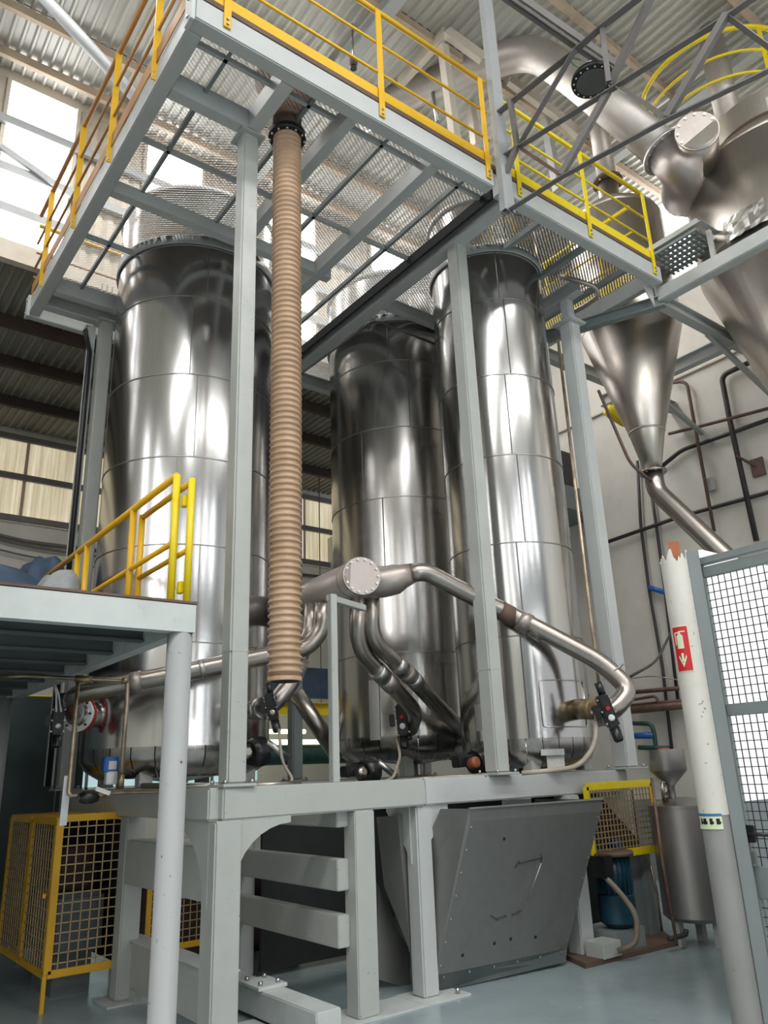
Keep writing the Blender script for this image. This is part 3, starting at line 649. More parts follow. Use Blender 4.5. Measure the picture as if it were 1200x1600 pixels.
# nozzle + valve of slender silo
def valve(name, label, c, axis, lean=(0.15, 0, 1), scale=1.0, red=True, ring='pipe_steel'):
    """wafer valve in the pipe with a black actuator standing on its camera-facing rim"""
    c = Vector(c); ax = Vector(axis).normalized(); t = thing(name, label, 'valve', c, 'black actuated valves at the silo nozzles')
    s = scale; ln = Vector(lean).normalized(); out = (ax.cross(Vector((0, 0, 1)))).normalized()
    if out.dot(Vector((c.x, c.y, 0))) > 0: out = -out
    obj('disc_body', MB().lathe([(0.105*s, -0.03*s), (0.105*s, 0.03*s)], c, ax, n=24), ring, t, 0.004)
    a = c + out*0.15*s
    obj('stem', MB().tube([c, a], 0.025*s, 10), 'black_plastic', t)
    obj('actuator', MB().bar(a-ln*0.13*s, a+ln*0.15*s, 0.10*s, 0.10*s, up=out), 'black_plastic', t, 0.014*s)
    obj('actuator_cap', MB().lathe([(0.045*s, 0.0), (0.043*s, 0.10*s), (0.03*s, 0.12*s)], a-ln*0.13*s, -ln, n=16), 'black_plastic', t)
    obj('actuator_cap', MB().lathe([(0.032*s, 0.0), (0.032*s, 0.11*s)], a+ln*0.15*s+ax*0.02*s, ln, n=16), 'black_plastic', t)
    f = a + out*0.05*s
    obj('dial', MB().lathe([(0.027*s, 0), (0.027*s, 0.02*s), (0.016*s, 0.03*s)], f-ln*0.05*s, out, n=20), 'white_plastic' if red else 'bolt_steel', t)
    if red: obj('indicator', MB().lathe([(0.02*s, 0.0), (0.018*s, 0.035*s)], f+ln*0.03*s, out, n=16), 'red_plastic', t)
    for k in (-0.10, 0.0, 0.10):
        for w_ in (-0.055, 0.055): obj('tie_rod', MB().tube([a+ln*k*s+ax*w_*s+out*0.03*s, a+ln*k*s+ax*w_*s+out*0.065*s], 0.008*s, 6), 'bolt_steel', t)
    obj('air_fitting', MB().bar(a-ax*0.09*s-ln*0.05*s, a-ax*0.09*s+ln*0.06*s, 0.05*s, 0.06*s, up=out), 'black_plastic', t, 0.006*s)
    return t
obj('nozzle', MB().tube([(6.096, 4.961, 2.113), (5.975, 4.664, 2.086)], 0.095, 24), 'brass', s3)
valve('butterfly_valve', 'black actuated valve with red lens on the slender silo nozzle', (5.950, 4.566, 2.038), (0.75, -0.66, 0.0), lean=(-0.25, 0.17, 1), scale=1.05)
# support stand
ms = thing('pipe_stand', 'small pale grey angle stand holding up the manifold', 'stand', (3.36, 5.06, ZB1))
obj('upright', MB().box((3.325, 5.03, ZB1), (3.385, 5.09, 2.96)), 'frame_paint', ms, 0.004)
obj('arm', MB().bar((3.325, 5.06, 2.93), (3.84, 5.30, 2.94), 0.05, 0.05), 'frame_paint', ms, 0.004)
# pipes down to middle silo
def ppipe(label, pts, r, bend, extras=(), mat='pipe_steel', name='process_pipe'):
    t = thing(name, label, 'pipe', pts[0], 'stainless conveying pipes on the silos')
    obj('pipe', MB().tube(smoothpath(pts, bend, 6), r, 24), mat, t)
    for a, b, m, k in extras: obj('coupling', MB().tube([a, b], r*k, 24), m, t)
    return t
ppipe('left one of two stainless pipes dropping from the manifold to the middle silo', [(4.068, 5.696, 3.156), (4.136, 5.832, 2.699), (4.538, 5.971, 2.466), (5.145, 6.256, 2.178), (5.482, 6.755, 2.049)], 0.078, 0.18,
      [((4.404, 5.909, 2.524), (4.505, 5.946, 2.468), 'bolt_steel', 1.10), ((4.526, 5.955, 2.457), (4.660, 6.004, 2.390), 'duct_steel', 1.12)])
ppipe('right one of two stainless pipes dropping from the manifold and passing behind the slender silo', [(4.194, 5.667, 3.193), (4.242, 5.756, 2.766), (4.662, 5.875, 2.568), (5.475, 6.239, 2.195), (6.160, 6.562, 1.956)], 0.078, 0.18,
      [((4.599, 5.861, 2.593), (4.716, 5.896, 2.531), 'bolt_steel', 1.08), ((4.731, 5.897, 2.526), (4.831, 5.945, 2.487), 'duct_steel', 1.12), ((4.857, 5.949, 2.476), (4.962, 5.992, 2.423), 'bolt_steel', 1.08)])
flange_ring((5.495, 6.822, 2.094), (0.55, -0.8, 0.0), 0.17, 0.03, 'rust', s2, 10, 'nozzle_flange')
valve('butterfly_valve', 'black actuated valve with red ring on the middle silo nozzle', (5.342, 6.740, 2.114), (0.788, -0.616, 0.0), lean=(-0.05, 0.03, 1), scale=1.15, ring='red_plastic')
face_panel(s2x, s2y, 0.914, 39.05, -22, 2, 1.98, 2.62, 'silo_steel_dark', 'nozzle_plate', s2)
# pipe across broad silo to its left nozzle
ppipe('long stainless pipe running left across the broad silo from under the manifold', [(3.779, 5.833, 3.082), (3.785, 5.889, 2.841), (3.677, 5.956, 2.688), (3.277, 6.163, 2.603), (2.486, 6.490, 2.431), (2.104, 6.781, 2.353), (1.979, 7.027, 2.320), (2.092, 7.306, 2.217)], 0.080, 0.20,
      [((2.834, 6.346, 2.504), (2.873, 6.328, 2.515), 'bolt_steel', 1.06), ((2.328, 6.580, 2.398), (2.403, 6.532, 2.411), 'duct_steel', 1.1)])
ppipe('stainless pipe dropping from the manifold behind the hose to the broad silo right nozzle', [(3.878, 6.185, 3.171), (3.866, 6.192, 2.866), (3.732, 6.157, 2.674), (3.632, 6.159, 2.394), (3.476, 6.191, 2.214), (3.514, 6.399, 2.210)], 0.080, 0.18,
      [((3.722, 6.163, 2.616), (3.662, 6.176, 2.442), 'duct_steel', 1.12)])
valve('butterfly_valve', 'black actuated valve with bright rim on the broad silo right-hand nozzle', (3.476, 6.191, 2.170), (0.8, -0.6, 0.0), lean=(-0.2, 0.13, 1), scale=0.85, red=False)
obj('nozzle', MB().tube([(3.574, 6.730, 2.216), (3.437, 6.270, 2.187)], 0.10, 24), 'silo_skirt', s1)
# left nozzle of broad silo with flanges
ln0 = Vector((2.166, 7.441, 2.206)); lax = Vector((-0.75, -0.62, 0.0)).normalized()
lf = flange_ring(ln0, lax, 0.155, 0.025, 'white_plastic', s1, 8, 'nozzle_flange', 'black_plastic')
lf = flange_ring(ln0-lax*0.05, lax, 0.155, 0.025, 'red_plastic', s1, 8, 'nozzle_flange', 'bolt_steel')
obj('nozzle', MB().tube([ln0, Vector((s1x, s1y, ln0.z)) + (ln0-Vector((s1x, s1y, ln0.z))).normalized()*0.85], 0.11, 20), 'silo_skirt', s1)
obj('nozzle_dome', MB().lathe([(0.10, 0), (0.095, 0.05), (0.06, 0.09), (0.0, 0.10)], ln0, lax, n=24), 'duct_steel', s1)
valve('butterfly_valve', 'black actuated valve with two white cables beside the left nozzle flange', (1.978, 7.338, 2.130), (1, -0.3, 0), lean=(0, 0, 1), scale=0.9, red=False, ring='red_plastic')
for k in (0, 1): tag(obj('cable', MB().tube(smoothpath([(1.894, 7.257, 2.439), Vector((1.899, 7.204, 2.351))+Vector((0.02*k, 0, 0)), Vector((1.899, 7.152, 2.202))+Vector((0.04*k, 0, 0))], 0.05), 0.009, 6), 'white_plastic'), ['left white cable above the far left valve', 'right white cable above the far left valve'][k], 'cable')
# duct behind
tag(obj('return_duct', MB().tube([(4.923, 8.242, 2.559), (5.464, 8.135, 1.789)], 0.10, 16), 'pipe_steel'), 'slanting dark pipe low between the hose and the middle silo', 'pipe')
# wirings beneath valves
def cable(label, pts, r, mat, name='cable', cat='cable', bend=0.12):
    return tag(obj(name, MB().tube(smoothpath(pts, bend, 5), r, 8), mat), label, cat)
cable('pale twin cable hanging from the broad silo valve to the base frame', [(3.269, 5.734, 1.967), (3.188, 5.549, 1.715), (3.128, 5.237, 1.553), (2.783, 5.203, 1.557)], 0.012, 'cable_beige')
cable('beige cable drooping from the middle silo valve', [(5.042, 6.467, 1.923), (4.948, 6.286, 1.762), (4.582, 5.938, 1.559), (4.391, 5.832, 1.526)], 0.014, 'cable_beige')
cable('beige conduit curving from the slender silo valve to the beam', [(5.828, 4.560, 2.008), (5.686, 4.498, 1.761), (5.473, 4.523, 1.593), (5.204, 4.607, 1.571), (5.007, 4.748, 1.560)], 0.020, 'cable_beige', 'flexible_conduit')
cable('grey conduit lying on the base beam beside the silos', [(4.309, 5.453, 1.544), (5.011, 5.170, 1.553)], 0.018, 'pipe_steel', 'flexible_conduit')
cable('beige conduit resting on the beam behind the scuffed post', [(4.319, 5.252, 1.536), (4.633, 5.247, 1.556), (4.941, 5.099, 1.549)], 0.012, 'cable_beige', 'flexible_conduit')
cable('short silver conduit lying on the side beam left of the corner post', [(2.218, 5.897, 1.576), (2.500, 5.178, 1.559)], 0.022, 'bolt_steel', 'flexible_conduit')
cable('thin steel conduit lying on the front beam right of the corner post', [(2.704, 5.074, 1.554), (3.083, 5.089, 1.562)], 0.014, 'pipe_steel', 'flexible_conduit')
# outlet machinery under silos
for lab, c, n_ in (('dark outlet valve under the broad silo', (3.392, 6.351, 1.817), 0), ('dark outlet machinery under the middle silo', (4.631, 6.401, 1.625), 1), ('rusty fittings between middle and slender silo', (5.245, 5.500, 1.671), 2)):
    t = thing('outlet_valve', lab, 'valve', c)
    c = Vector(c)
    obj('body', MB().lathe([(0.10, -0.08), (0.13, -0.02), (0.13, 0.06), (0.07, 0.10)], c, (1, 0.2, 0.1), n=16), 'black_plastic', t)
    obj('drive', MB().bar(c+Vector((-0.3, 0, 0)), c+Vector((-0.06, 0, 0.02)), 0.10, 0.10), 'black_plastic', t, 0.01)
    obj('clamp', MB().tube([c+Vector((0.05, -0.1, 0.08)), c+Vector((0.25, -0.12, -0.06))], 0.03, 10), 'orange_rust' if n_ == 2 else 'bolt_steel', t)
    obj('hub', MB().lathe([(0.05, 0), (0.05, 0.08), (0.03, 0.10)], c+Vector((-0.15, -0.05, -0.02)), (0, -1, 0.2), n=14), 'orange_rust' if n_ == 2 else 'pipe_steel', t)

# ================================================================== STEEL HOPPER
hp = thing('hopper', 'wide grey steel hopper with a leaning front plate on the floor', 'hopper', (5.0, 5.2, 0))
TL, TR = Vector((4.364, 4.720, 1.316)), Vector((5.874, 4.640, 1.315))
FL, FR = Vector((4.388, 4.740, 1.227)), Vector((5.863, 4.660, 1.216))
BL, BR = Vector((4.281, 5.120, 0.143)), Vector((5.685, 5.044, 0.132))
LL = Vector((4.366, 5.208, 0.000)); LR = Vector((5.671, 5.060, 0.030))
th = Vector((0.0, 0.02, 0))
obj('front_plate', MB().prism([FL, FR, BR, BL], th), 'hopper_steel', hp)
obj('top_lip', MB().prism([TL, TR, FR, FL], th*0.8), 'hopper_steel', hp, label='lighter folded top lip')
obj('foot_strip', MB().prism([BL, BR, LR, LL], th), 'shade_grey', hp)  # same steel as the hopper, its shade put into a darker colour
SL = Vector((4.314, 5.000, 1.316))
obj('side_plate', MB().prism([TL, SL, Vector((BL.x-0.02, BL.y+0.5, 0.45)), LL, BL, FL], (0.02, 0.01, 0)), 'hopper_steel', hp)
obj('side_plate', MB().prism([TR, TR+Vector((0.05, 0.8, 0)), LR+Vector((0.1, 0.8, 0)), LR, BR, FR], (-0.02, 0.01, 0)), 'hopper_steel', hp)
q0, q1, q2, q3 = Vector((4.013, 5.450, 1.264)), Vector((4.075, 5.250, 1.278)), Vector((4.148, 5.250, 0.303)), Vector((4.068, 5.450, 0.749))
obj('side_wing', MB().prism([q0, q1, q2, q3], (0.015, 0.01, 0)), 'hopper_steel', hp)
obj('inner_wing', MB().prism([q1, Vector((4.573, 5.300, 1.299)), Vector((4.570, 5.400, 0.163)), q2], (0.0, 0.02, 0)), 'hopper_steel', hp)
obj('lower_wing', MB().prism([Vector((4.116, 5.600, 0.755)), Vector((4.385, 5.550, 0.229)), Vector((4.369, 5.550, -0.030)), Vector((4.087, 5.600, 0.075))], (0.0, 0.02, 0)), 'hopper_steel', hp)
obj('rim_strip', MB().bar(TL+Vector((0, 0, 0.004)), TR+Vector((0, 0, 0.004)), 0.02, 0.012), 'bolt_steel', hp)
nf = (FR-FL).cross(BL-FL).normalized(); nf = nf if nf.y < 0 else -nf
for a, b in ((FL, BL), (FR, BR)):
    for k in range(7):
        p = lerp(a, b, 0.04+0.15*k) + (FR-FL).normalized()*(0.02 if a is FL else -0.02)
        obj('rivet', MB().lathe([(0.008, 0), (0.008, 0.006), (0.004, 0.010)], p, nf, n=8), 'bolt_steel', hp)
for k in range(6):
    obj('rivet', MB().lathe([(0.008, 0), (0.008, 0.006)], lerp(BL, BR, 0.05+0.18*k)+Vector((0, -0.002, -0.02)), nf, n=8), 'bolt_steel', hp)
def onface(u, v, d=0.004): return lerp(lerp(FL, FR, u), lerp(BL, BR, u), v) + nf*d
for a, b in (((.42, .32), (.60, .30)), ((.40, .35), (.42, .30)), ((.58, .27), (.60, .34)), ((.60, .33), (.56, .60)), ((.30, .66), (.36, .70)), ((.36, .69), (.42, .68)), ((.46, .68), (.53, .66))):
    obj('weld_scar', MB().tube([onface(*a), onface(*b)], 0.004, 5), 'dark_pipe' if b[1]-a[1] < 0.1 else 'bolt_steel', hp)
for u, v in ((.38, .86), (.50, .85), (.16, .90), (.27, .14), (.70, .87)): obj('bolt_hole', MB().lathe([(0.014, 0), (0.014, 0.003)], onface(u, v, 0.0), nf, n=10), 'dark_void', hp)

# ================================================================== RIGHT DRIVE UNIT
dr = thing('drive_base', 'worn steel base plate and grey uprights right of the hopper', 'machine base', (6.4, 5.1, 0))
obj('base_plate', MB().prism([(5.839, 5.201, 0.000), (5.700, 4.878, 0.000), (6.943, 4.832, 0.000), (7.410, 5.342, -0.000)], (0, 0, 0.04)), 'rust', dr)
lx, ly, _ = (5.998, 5.136, 0.035)
obj('leg', MB().box((lx-0.08, ly-0.06, 0.035), (lx+0.10, ly+0.10, ZB0)), 'platform_paint', dr, 0.01)
rx, ry_, _ = (7.087, 5.171, 0.035)
obj('upright_plate', MB().box((rx-0.06, ry_-0.02, 0.035), (rx+0.08, ry_+0.02, 0.78)), 'gate_paint', dr, 0.004)
obj('upright_plate', MB().box((rx-0.03, ry_+0.3, 0.035), (rx+0.10, ry_+0.34, 1.4)), 'gate_paint', dr, 0.004)
cx_, cy_, _ = (6.062, 4.948, 0.100)
obj('box_section', MB().box((cx_-0.14, cy_-0.1, 0.035), (cx_+0.10, cy_+0.1, 0.16)), 'frame_paint', dr, 0.006)
obj('drive_shade_sheet', MB().box((6.15, 5.95, 0.035), (7.35, 5.98, 0.80)), 'dark_void', dr)  # near-black sheet in place of the shade behind the motor
obj('wide_plate', MB().box((rx-0.24, ry_+0.02, 0.035), (rx-0.02, ry_+0.04, 0.80)), 'gate_paint', dr, 0.003)
obj('drain_elbow', MB().tube(smoothpath([Vector((rx+0.02, ry_-0.04, 0.72)), Vector((rx+0.05, ry_-0.06, 0.4)), Vector((rx+0.06, ry_-0.05, 0.06))], 0.05), 0.014, 8), 'copper_pipe', dr)
mt = thing('motor', 'blue vertical electric motor behind the yellow mesh guard', 'motor', (6.399, 5.048, 0.220))
mx, my, mz = (6.409, 5.035, 0.220)
obj('lower_housing', MB().lathe([(0.10, mz-0.02), (0.165, mz+0.03), (0.165, mz+0.24), (0.17, mz+0.25), (0.15, mz+0.26)], (mx, my, 0), n=28), 'motor_blue', mt)
m = MB()
obj('stator', MB().lathe([(0.14, mz+0.26), (0.14, mz+0.58)], (mx, my, 0), n=24), 'motor_blue', mt)
for k in range(20):
    a = 2*PI*k/20; c_, s_ = math.cos(a), math.sin(a)
    obj('cooling_fin', MB().bar((mx+0.15*c_, my+0.15*s_, mz+0.27), (mx+0.15*c_, my+0.15*s_, mz+0.57), 0.03, 0.006, up=(-s_, c_, 0)), 'motor_blue', mt)
obj('top_flange', MB().lathe([(0.20, mz+0.58), (0.20, mz+0.62)], (mx, my, 0), n=28), 'rust', mt)
obj('terminal_box', MB().box((mx-0.30, my-0.14, mz+0.42), (mx-0.16, my+0.02, mz+0.60)), 'black_plastic', mt, 0.01)
obj('foot', MB().box((mx-0.22, my-0.12, 0.035), (mx+0.2, my+0.12, max(0.06, mz-0.02))), 'gate_paint', mt, 0.006)
cable('brown ribbed cable looping from the blue motor to the base plate', [(6.148, 4.961, 0.674), (6.185, 4.834, 0.550), (6.231, 4.692, 0.355), (6.170, 4.690, 0.142), (6.069, 4.820, 0.086)], 0.026, 'conduit_brown', 'flexible_conduit', bend=0.15)

def wire_panel(m, o, u, v, nu, nv, r=0.0042):
    """grid of wires over o + u, v"""
    o, u, v = Vector(o), Vector(u), Vector(v)
    for i in range(1, nu): m.bar(o+u*i/nu, o+u*i/nu+v, r*2, r*2)
    for j in range(1, nv): m.bar(o+v*j/nv, o+v*j/nv+u, r*2, r*2)
    return m
def mesh_guard(name, label, o, u, v, mat, cell=0.05, fr=0.045, parent=None, wmat=None, depth=0.02):
    o, u, v = Vector(o), Vector(u), Vector(v); n = u.cross(v).normalized()
    t = parent or thing(name, label, 'guard', o, 'yellow mesh machine guards')
    U, V = u.normalized(), v.normalized()
    for a, b in ((o, o+u), (o+v, o+u+v)): obj('frame_bar', MB().bar(a, b, depth, fr, up=V), mat, t, 0.003)
    for a, b in ((o, o+v), (o+u, o+u+v)): obj('frame_bar', MB().bar(a, b, depth, fr, up=U), mat, t, 0.003)
    stuff(obj('wire_mesh', wire_panel(MB(), o, u, v, max(2, int(u.length/cell)), max(2, int(v.length/cell))), wmat or 'wire_tan', t))
    return t
mesh_guard('mesh_guard', 'bright yellow framed mesh guard right of the hopper top', (6.17, 5.05, 0.80), (1.02, 0.0, 0.0), (0, 0, 0.61), 'bright_yellow_paint', 0.05, 0.07)
gd = thing('belt_drive', 'dark belt cover behind the bright yellow guard', 'machine', (6.6, 5.5, 0.8))
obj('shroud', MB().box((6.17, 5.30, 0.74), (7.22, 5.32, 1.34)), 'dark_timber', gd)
obj('pale_guard_plate', MB().prism([(6.62, 5.29, 1.34), (7.18, 5.29, 1.34), (7.18, 5.29, 0.88)], (0, 0.008, 0)), 'deck_paint', gd)
obj('blue_coupling', MB().lathe([(0.05, 0), (0.05, 0.12)], (6.72, 5.28, 0.86), (0, -1, 0), n=16), 'blue_plastic', gd)
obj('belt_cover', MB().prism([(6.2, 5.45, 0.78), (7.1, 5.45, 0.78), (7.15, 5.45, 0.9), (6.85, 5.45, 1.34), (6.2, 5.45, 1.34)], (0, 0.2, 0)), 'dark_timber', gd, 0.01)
obj('guard_shade_sheet', MB().box((6.2, 5.75, 0.70), (7.5, 5.78, 1.34)), 'dark_void', gd)  # near-black sheet keeps the space behind the guard wires dark
obj('pulley', MB().lathe([(0.06, 0), (0.06, 0.06)], (6.75, 5.45, 0.95), (0, -1, 0), n=20), 'blue_plastic', gd)

# ================================================================== LEFT GUARD CAGES
cg = thing('guard_cage', 'orange-yellow mesh guard cage standing on one leg at far left', 'guard', (1.92, 6.88, 0), 'yellow mesh machine guards')
mesh_guard('', '', (1.94, 6.88, 0.25), (0.57, 0, 0), (0, 0, 1.10), 'guard_yellow', 0.068, 0.055, cg)
mesh_guard('', '', (1.92, 6.90, 0.25), (0, 0.72, 0), (0, 0, 1.08), 'guard_yellow', 0.068, 0.055, cg)
mesh_guard('', '', (1.92, 7.66, 0.25), (0, 0.72, 0), (0, 0, 1.08), 'guard_yellow', 0.068, 0.055, cg)
obj('leg', MB().box((1.905, 6.865, 0), (1.935, 6.895, 0.25)), 'guard_yellow', cg)
obj('roof_plate', MB().box((1.92, 6.90, 1.34), (2.5, 8.38, 1.36)), 'guard_yellow', cg)
obj('latch', MB().bar((1.90, 6.95, 0.80), (1.86, 6.86, 0.80), 0.02, 0.03), 'guard_yellow', cg)
mc = thing('enclosed_gearbox', 'dark machinery inside the far left yellow cage', 'machine', (2.25, 7.4, 0))
obj('housing', MB().box((2.08, 7.2, 0.3), (2.45, 8.0, 0.75)), 'shade_grey', mc, 0.03)
obj('cage_back_shade', MB().box((1.95, 8.42, 0.2), (2.6, 8.45, 1.35)), 'dark_void', mc)  # near-black sheet added to darken the cage interior
obj('cage_side_shade', MB().box((2.56, 6.95, 0.2), (2.58, 8.4, 1.3)), 'dark_void', mc)  # second near-black sheet for the dark inside of the cage
obj('rotor', MB().lathe([(0.16, 0), (0.18, 0.05), (0.18, 0.30), (0.16, 0.35)], (2.28, 7.5, 0.75), n=20), 'dark_timber', mc)
obj('pedestal', MB().box((2.1, 7.3, 0), (2.4, 7.9, 0.3)), 'shade_grey', mc)
mesh_guard('mesh_guard', 'yellow framed mesh guard seen through the base frame behind the round column', (2.87, 7.3, 0.22), (0.78, 0, 0), (0, 0, 0.70), 'guard_yellow', 0.062, 0.05)
tag(obj('shade_block', MB().box((2.9, 7.6, 0.02), (4.6, 8.3, 0.85)), 'dark_timber', None, 0.02), 'dark block standing in for the shade behind the yellow mesh', 'machine')  # solid block added so the background under the frame reads dark
tag(obj('hanging_strip', MB().bar((1.762, 6.173, 1.667), (1.766, 6.204, 1.327), 0.05, 0.012), 'white_plastic'), 'pale perforated strip hanging above the far left cage', 'bracket')

# ================================================================== COPPER PIPE LOOP, LEFT
cp = thing('copper_pipe_loop', 'thin dull copper pipe loop with valves in front of the broad silo', 'pipe', (1.777, 6.148, 1.526))
rr_ = 6.4
obj('pipe', MB().tube(smoothpath([(1.347, 6.767, 2.427), (1.504, 6.632, 2.428), (1.778, 6.252, 2.376), (2.107, 6.043, 2.351), (2.114, 6.041, 2.173), (2.109, 6.042, 1.564)], 0.03), 0.017, 10), 'copper_pipe', cp)
obj('pipe', MB().tube(smoothpath([(1.796, 6.247, 2.366), (1.784, 6.198, 2.180), (1.772, 6.150, 1.530), (2.124, 5.984, 1.537), (2.542, 5.213, 1.532)], 0.03), 0.015, 10), 'copper_pipe', cp)
for a, b in (((1.778, 6.252, 2.376), (1.885, 6.189, 2.363)), ((2.107, 6.043, 1.663), (2.109, 6.042, 1.564)), ((1.942, 6.067, 1.531), (2.002, 6.037, 1.533)), ((2.067, 6.057, 2.351), (2.116, 6.040, 2.346))): obj('fitting', MB().tube([a, b], 0.026, 12), 'brass', cp)
c = Vector((2.066, 6.163, 1.731))
obj('actuator', MB().box(c-Vector((0.06, 0.04, 0.05)), c+Vector((0.05, 0.04, 0.06))), 'blue_plastic', cp, 0.008, label='blue actuator box with a white label')
obj('actuator_label', MB().box(c-Vector((0.03, 0.047, 0.03)), c+Vector((0.03, -0.041, 0.03))), 'paper_label', cp)
c = Vector((2.072, 6.161, 1.644)); obj('actuator_base', MB().box(c-Vector((0.04, 0.03, 0.05)), c+Vector((0.04, 0.03, 0.05))), 'white_plastic', cp, 0.006)
c = Vector((1.888, 6.063, 1.512)); obj('check_valve', MB().lathe([(0.03, -0.07), (0.045, -0.03), (0.045, 0.03), (0.03, 0.07)], c, (1, 0, 0), n=14), 'black_plastic', cp)
obj('lever', MB().bar((1.918, 6.001, 1.571), (2.012, 5.970, 1.533), 0.012, 0.03), 'white_plastic', cp)

# ================================================================== MEZZANINE, LEFT
mz_ = thing('mezzanine', 'pale grey steel mezzanine deck at the left with worn edge', 'platform', (1.9, 4.5, 2.45))
MX, MY, MZ = 1.95, 4.46, 2.645
obj('front_beam', MB().section((-3.0, MY+0.04, MZ-0.105), (MX, MY+0.04, MZ-0.105), CHAN(0.09, 0.17, 0.012)), 'deck_paint', mz_)
obj('side_beam', MB().section((MX-0.045, 8.9, MZ-0.105), (MX-0.045, MY, MZ-0.105), CHAN(0.09, 0.17, 0.012)), 'deck_paint', mz_)
obj('deck_plate', MB().box((-3.0, MY-0.01, MZ-0.015), (MX+0.01, 9.0, MZ)), 'rust', mz_)
for k in range(7):
    y = 5.1+k*0.6; obj('floor_joist', MB().section((-3.0, y, MZ-0.09), (MX-0.06, y, MZ-0.09), IBEAM(0.07, 0.14)), 'shade_grey', mz_)  # shade under the deck is painted into the joist colour
tag(obj('round_column', MB().lathe([(0.115, 0), (0.115, 0.012), (0.115, 0.012), (0.075, 0.012), (0.075, 0.012), (0.075, 2.455)], (1.885, 4.53, 0), n=32), 'column_paint'), 'pale round column holding up the mezzanine corner', 'column')
tag(obj('round_column', MB().lathe([(0.075, 0), (0.075, 2.455)], (1.80, 8.7, 0), n=24), 'column_paint'), 'shaded far column at the back of the mezzanine', 'column')
tag(obj('grey_cabinet', MB().box((1.05, 9.35, 0), (1.75, 9.85, 2.3)), 'teal_wall', None, 0.01), 'tall grey-green cabinet in the shade under the mezzanine', 'cabinet')
mr = thing('mezzanine_railing', 'yellow tube railing along the mezzanine edge beside the broad silo', 'railing', (1.93, 4.75, MZ), 'yellow guard rails')
zt = 3.60
for y, zz in ((4.82, zt), (5.65, zt), (6.78, zt), (7.05, zt)):
    obj('post', MB().tube([(1.93, y, MZ), (1.93, y, zz)], 0.026, 12), 'bright_yellow_paint' if y < 5 else 'yellow_paint', mr)
obj('handrail', MB().tube([(1.93, 4.82, zt), (1.93, 9.0, zt)], 0.026, 12), 'yellow_paint', mr)
obj('midrail', MB().tube([(1.93, 4.82, 3.12), (1.93, 9.0, 3.12)], 0.02, 10), 'yellow_paint', mr)
mg = thing('mezzanine_gate', 'yellow swing gate folded against the mezzanine railing', 'gate', (2.0, 4.75, MZ))
for y in (4.70, 5.62): obj('gate_post', MB().tube([(1.99, y, MZ+0.02), (1.99, y, 3.55)], 0.024, 12), 'bright_yellow_paint' if y < 5 else 'yellow_paint', mg)
obj('gate_rail', MB().tube([(1.99, 4.70, 3.53), (1.99, 5.62, 3.53)], 0.022, 12), 'yellow_paint', mg)
obj('gate_rail', MB().tube([(1.99, 4.70, 3.05), (1.99, 5.62, 3.05)], 0.018, 12), 'yellow_paint', mg)
for z in (3.40, 2.80): obj('hinge', MB().box((1.95, 4.735, z-0.04), (1.985, 4.785, z+0.04)), 'bright_yellow_paint', mg, 0.005)
# tarps / big bags
def lump(name, label, c, s, mat, seed, cat='bag'):
    b = bmesh.new(); bmesh.ops.create_icosphere(b, subdivisions=4, radius=1.0); rnd = random.Random(seed)
    ph = [(rnd.uniform(1.5, 4), rnd.uniform(0, 6), Vector((rnd.uniform(-1, 1), rnd.uniform(-1, 1), rnd.uniform(-1, 1)))) for _ in range(9)]
    for v in b.verts:
        d = 1 + sum(0.05*math.sin(f*2*v.co.dot(n)+p) for f, p, n in ph) - 0.06*abs(math.sin(5*v.co.dot(ph[0][2])+2*v.co.y))
        co = v.co*d; co.z = max(co.z, -0.35)
        v.co = Vector(c)+Vector((co.x*s[0], co.y*s[1], (co.z+0.35)*s[2]))
    for f in b.faces: f.smooth = True
    me = bpy.data.meshes.new(name); b.to_mesh(me); b.free(); me.materials.append(MATS[mat])
    o = bpy.data.objects.new(name, me); COL.objects.link(o); return tag(o, label, cat)
lump('tarpaulin', 'dark blue crumpled tarpaulin lying low on the mezzanine at far left', (1.0, 7.8, MZ), (0.95, 0.5, 0.78), 'tarp_blue', 3, 'tarpaulin')
lump('tarpaulin', 'blue wrapped bundle behind the yellow mezzanine railing', (1.92, 8.35, MZ), (0.30, 0.4, 0.95), 'tarp_blue', 8, 'tarpaulin')
lump('white_sack', 'rounded pale sack in front of the blue bundle on the mezzanine', (1.76, 6.95, MZ), (0.27, 0.3, 0.52), 'tarp_grey', 12, 'sack')
# ladder with hoops / cable tray at left of silo
lad = thing('cage_ladder', 'thin caged ladder beside the left rear post', 'ladder', (2.69, 9.6, 0))
for x in (2.62, 2.69, 2.76): obj('stile', MB().bar((x, 9.6, 0.0), (x, 9.6, 8.2), 0.012, 0.02), 'gate_paint', lad)
z = 2.9
while z < 8.1: obj('rung', MB().tube([(2.62, 9.6, z), (2.76, 9.6, z)], 0.010, 6), 'gate_paint', lad); z += 0.28
tray = thing('cable_tray', 'narrow perforated cable tray running up the left side of the broad silo', 'cable tray', (2.33, 8.8, 1.6))
obj('tray_web', MB().box((2.28, 8.78, 1.6), (2.37, 8.80, 7.0)), 'deck_paint', tray)
obj('cable_bundle', MB().tube([(2.31, 8.74, 1.6), (2.31, 8.74, 6.6), (2.25, 8.8, 6.9), (2.3, 8.9, 7.04)], 0.03, 8), 'black_plastic', tray)

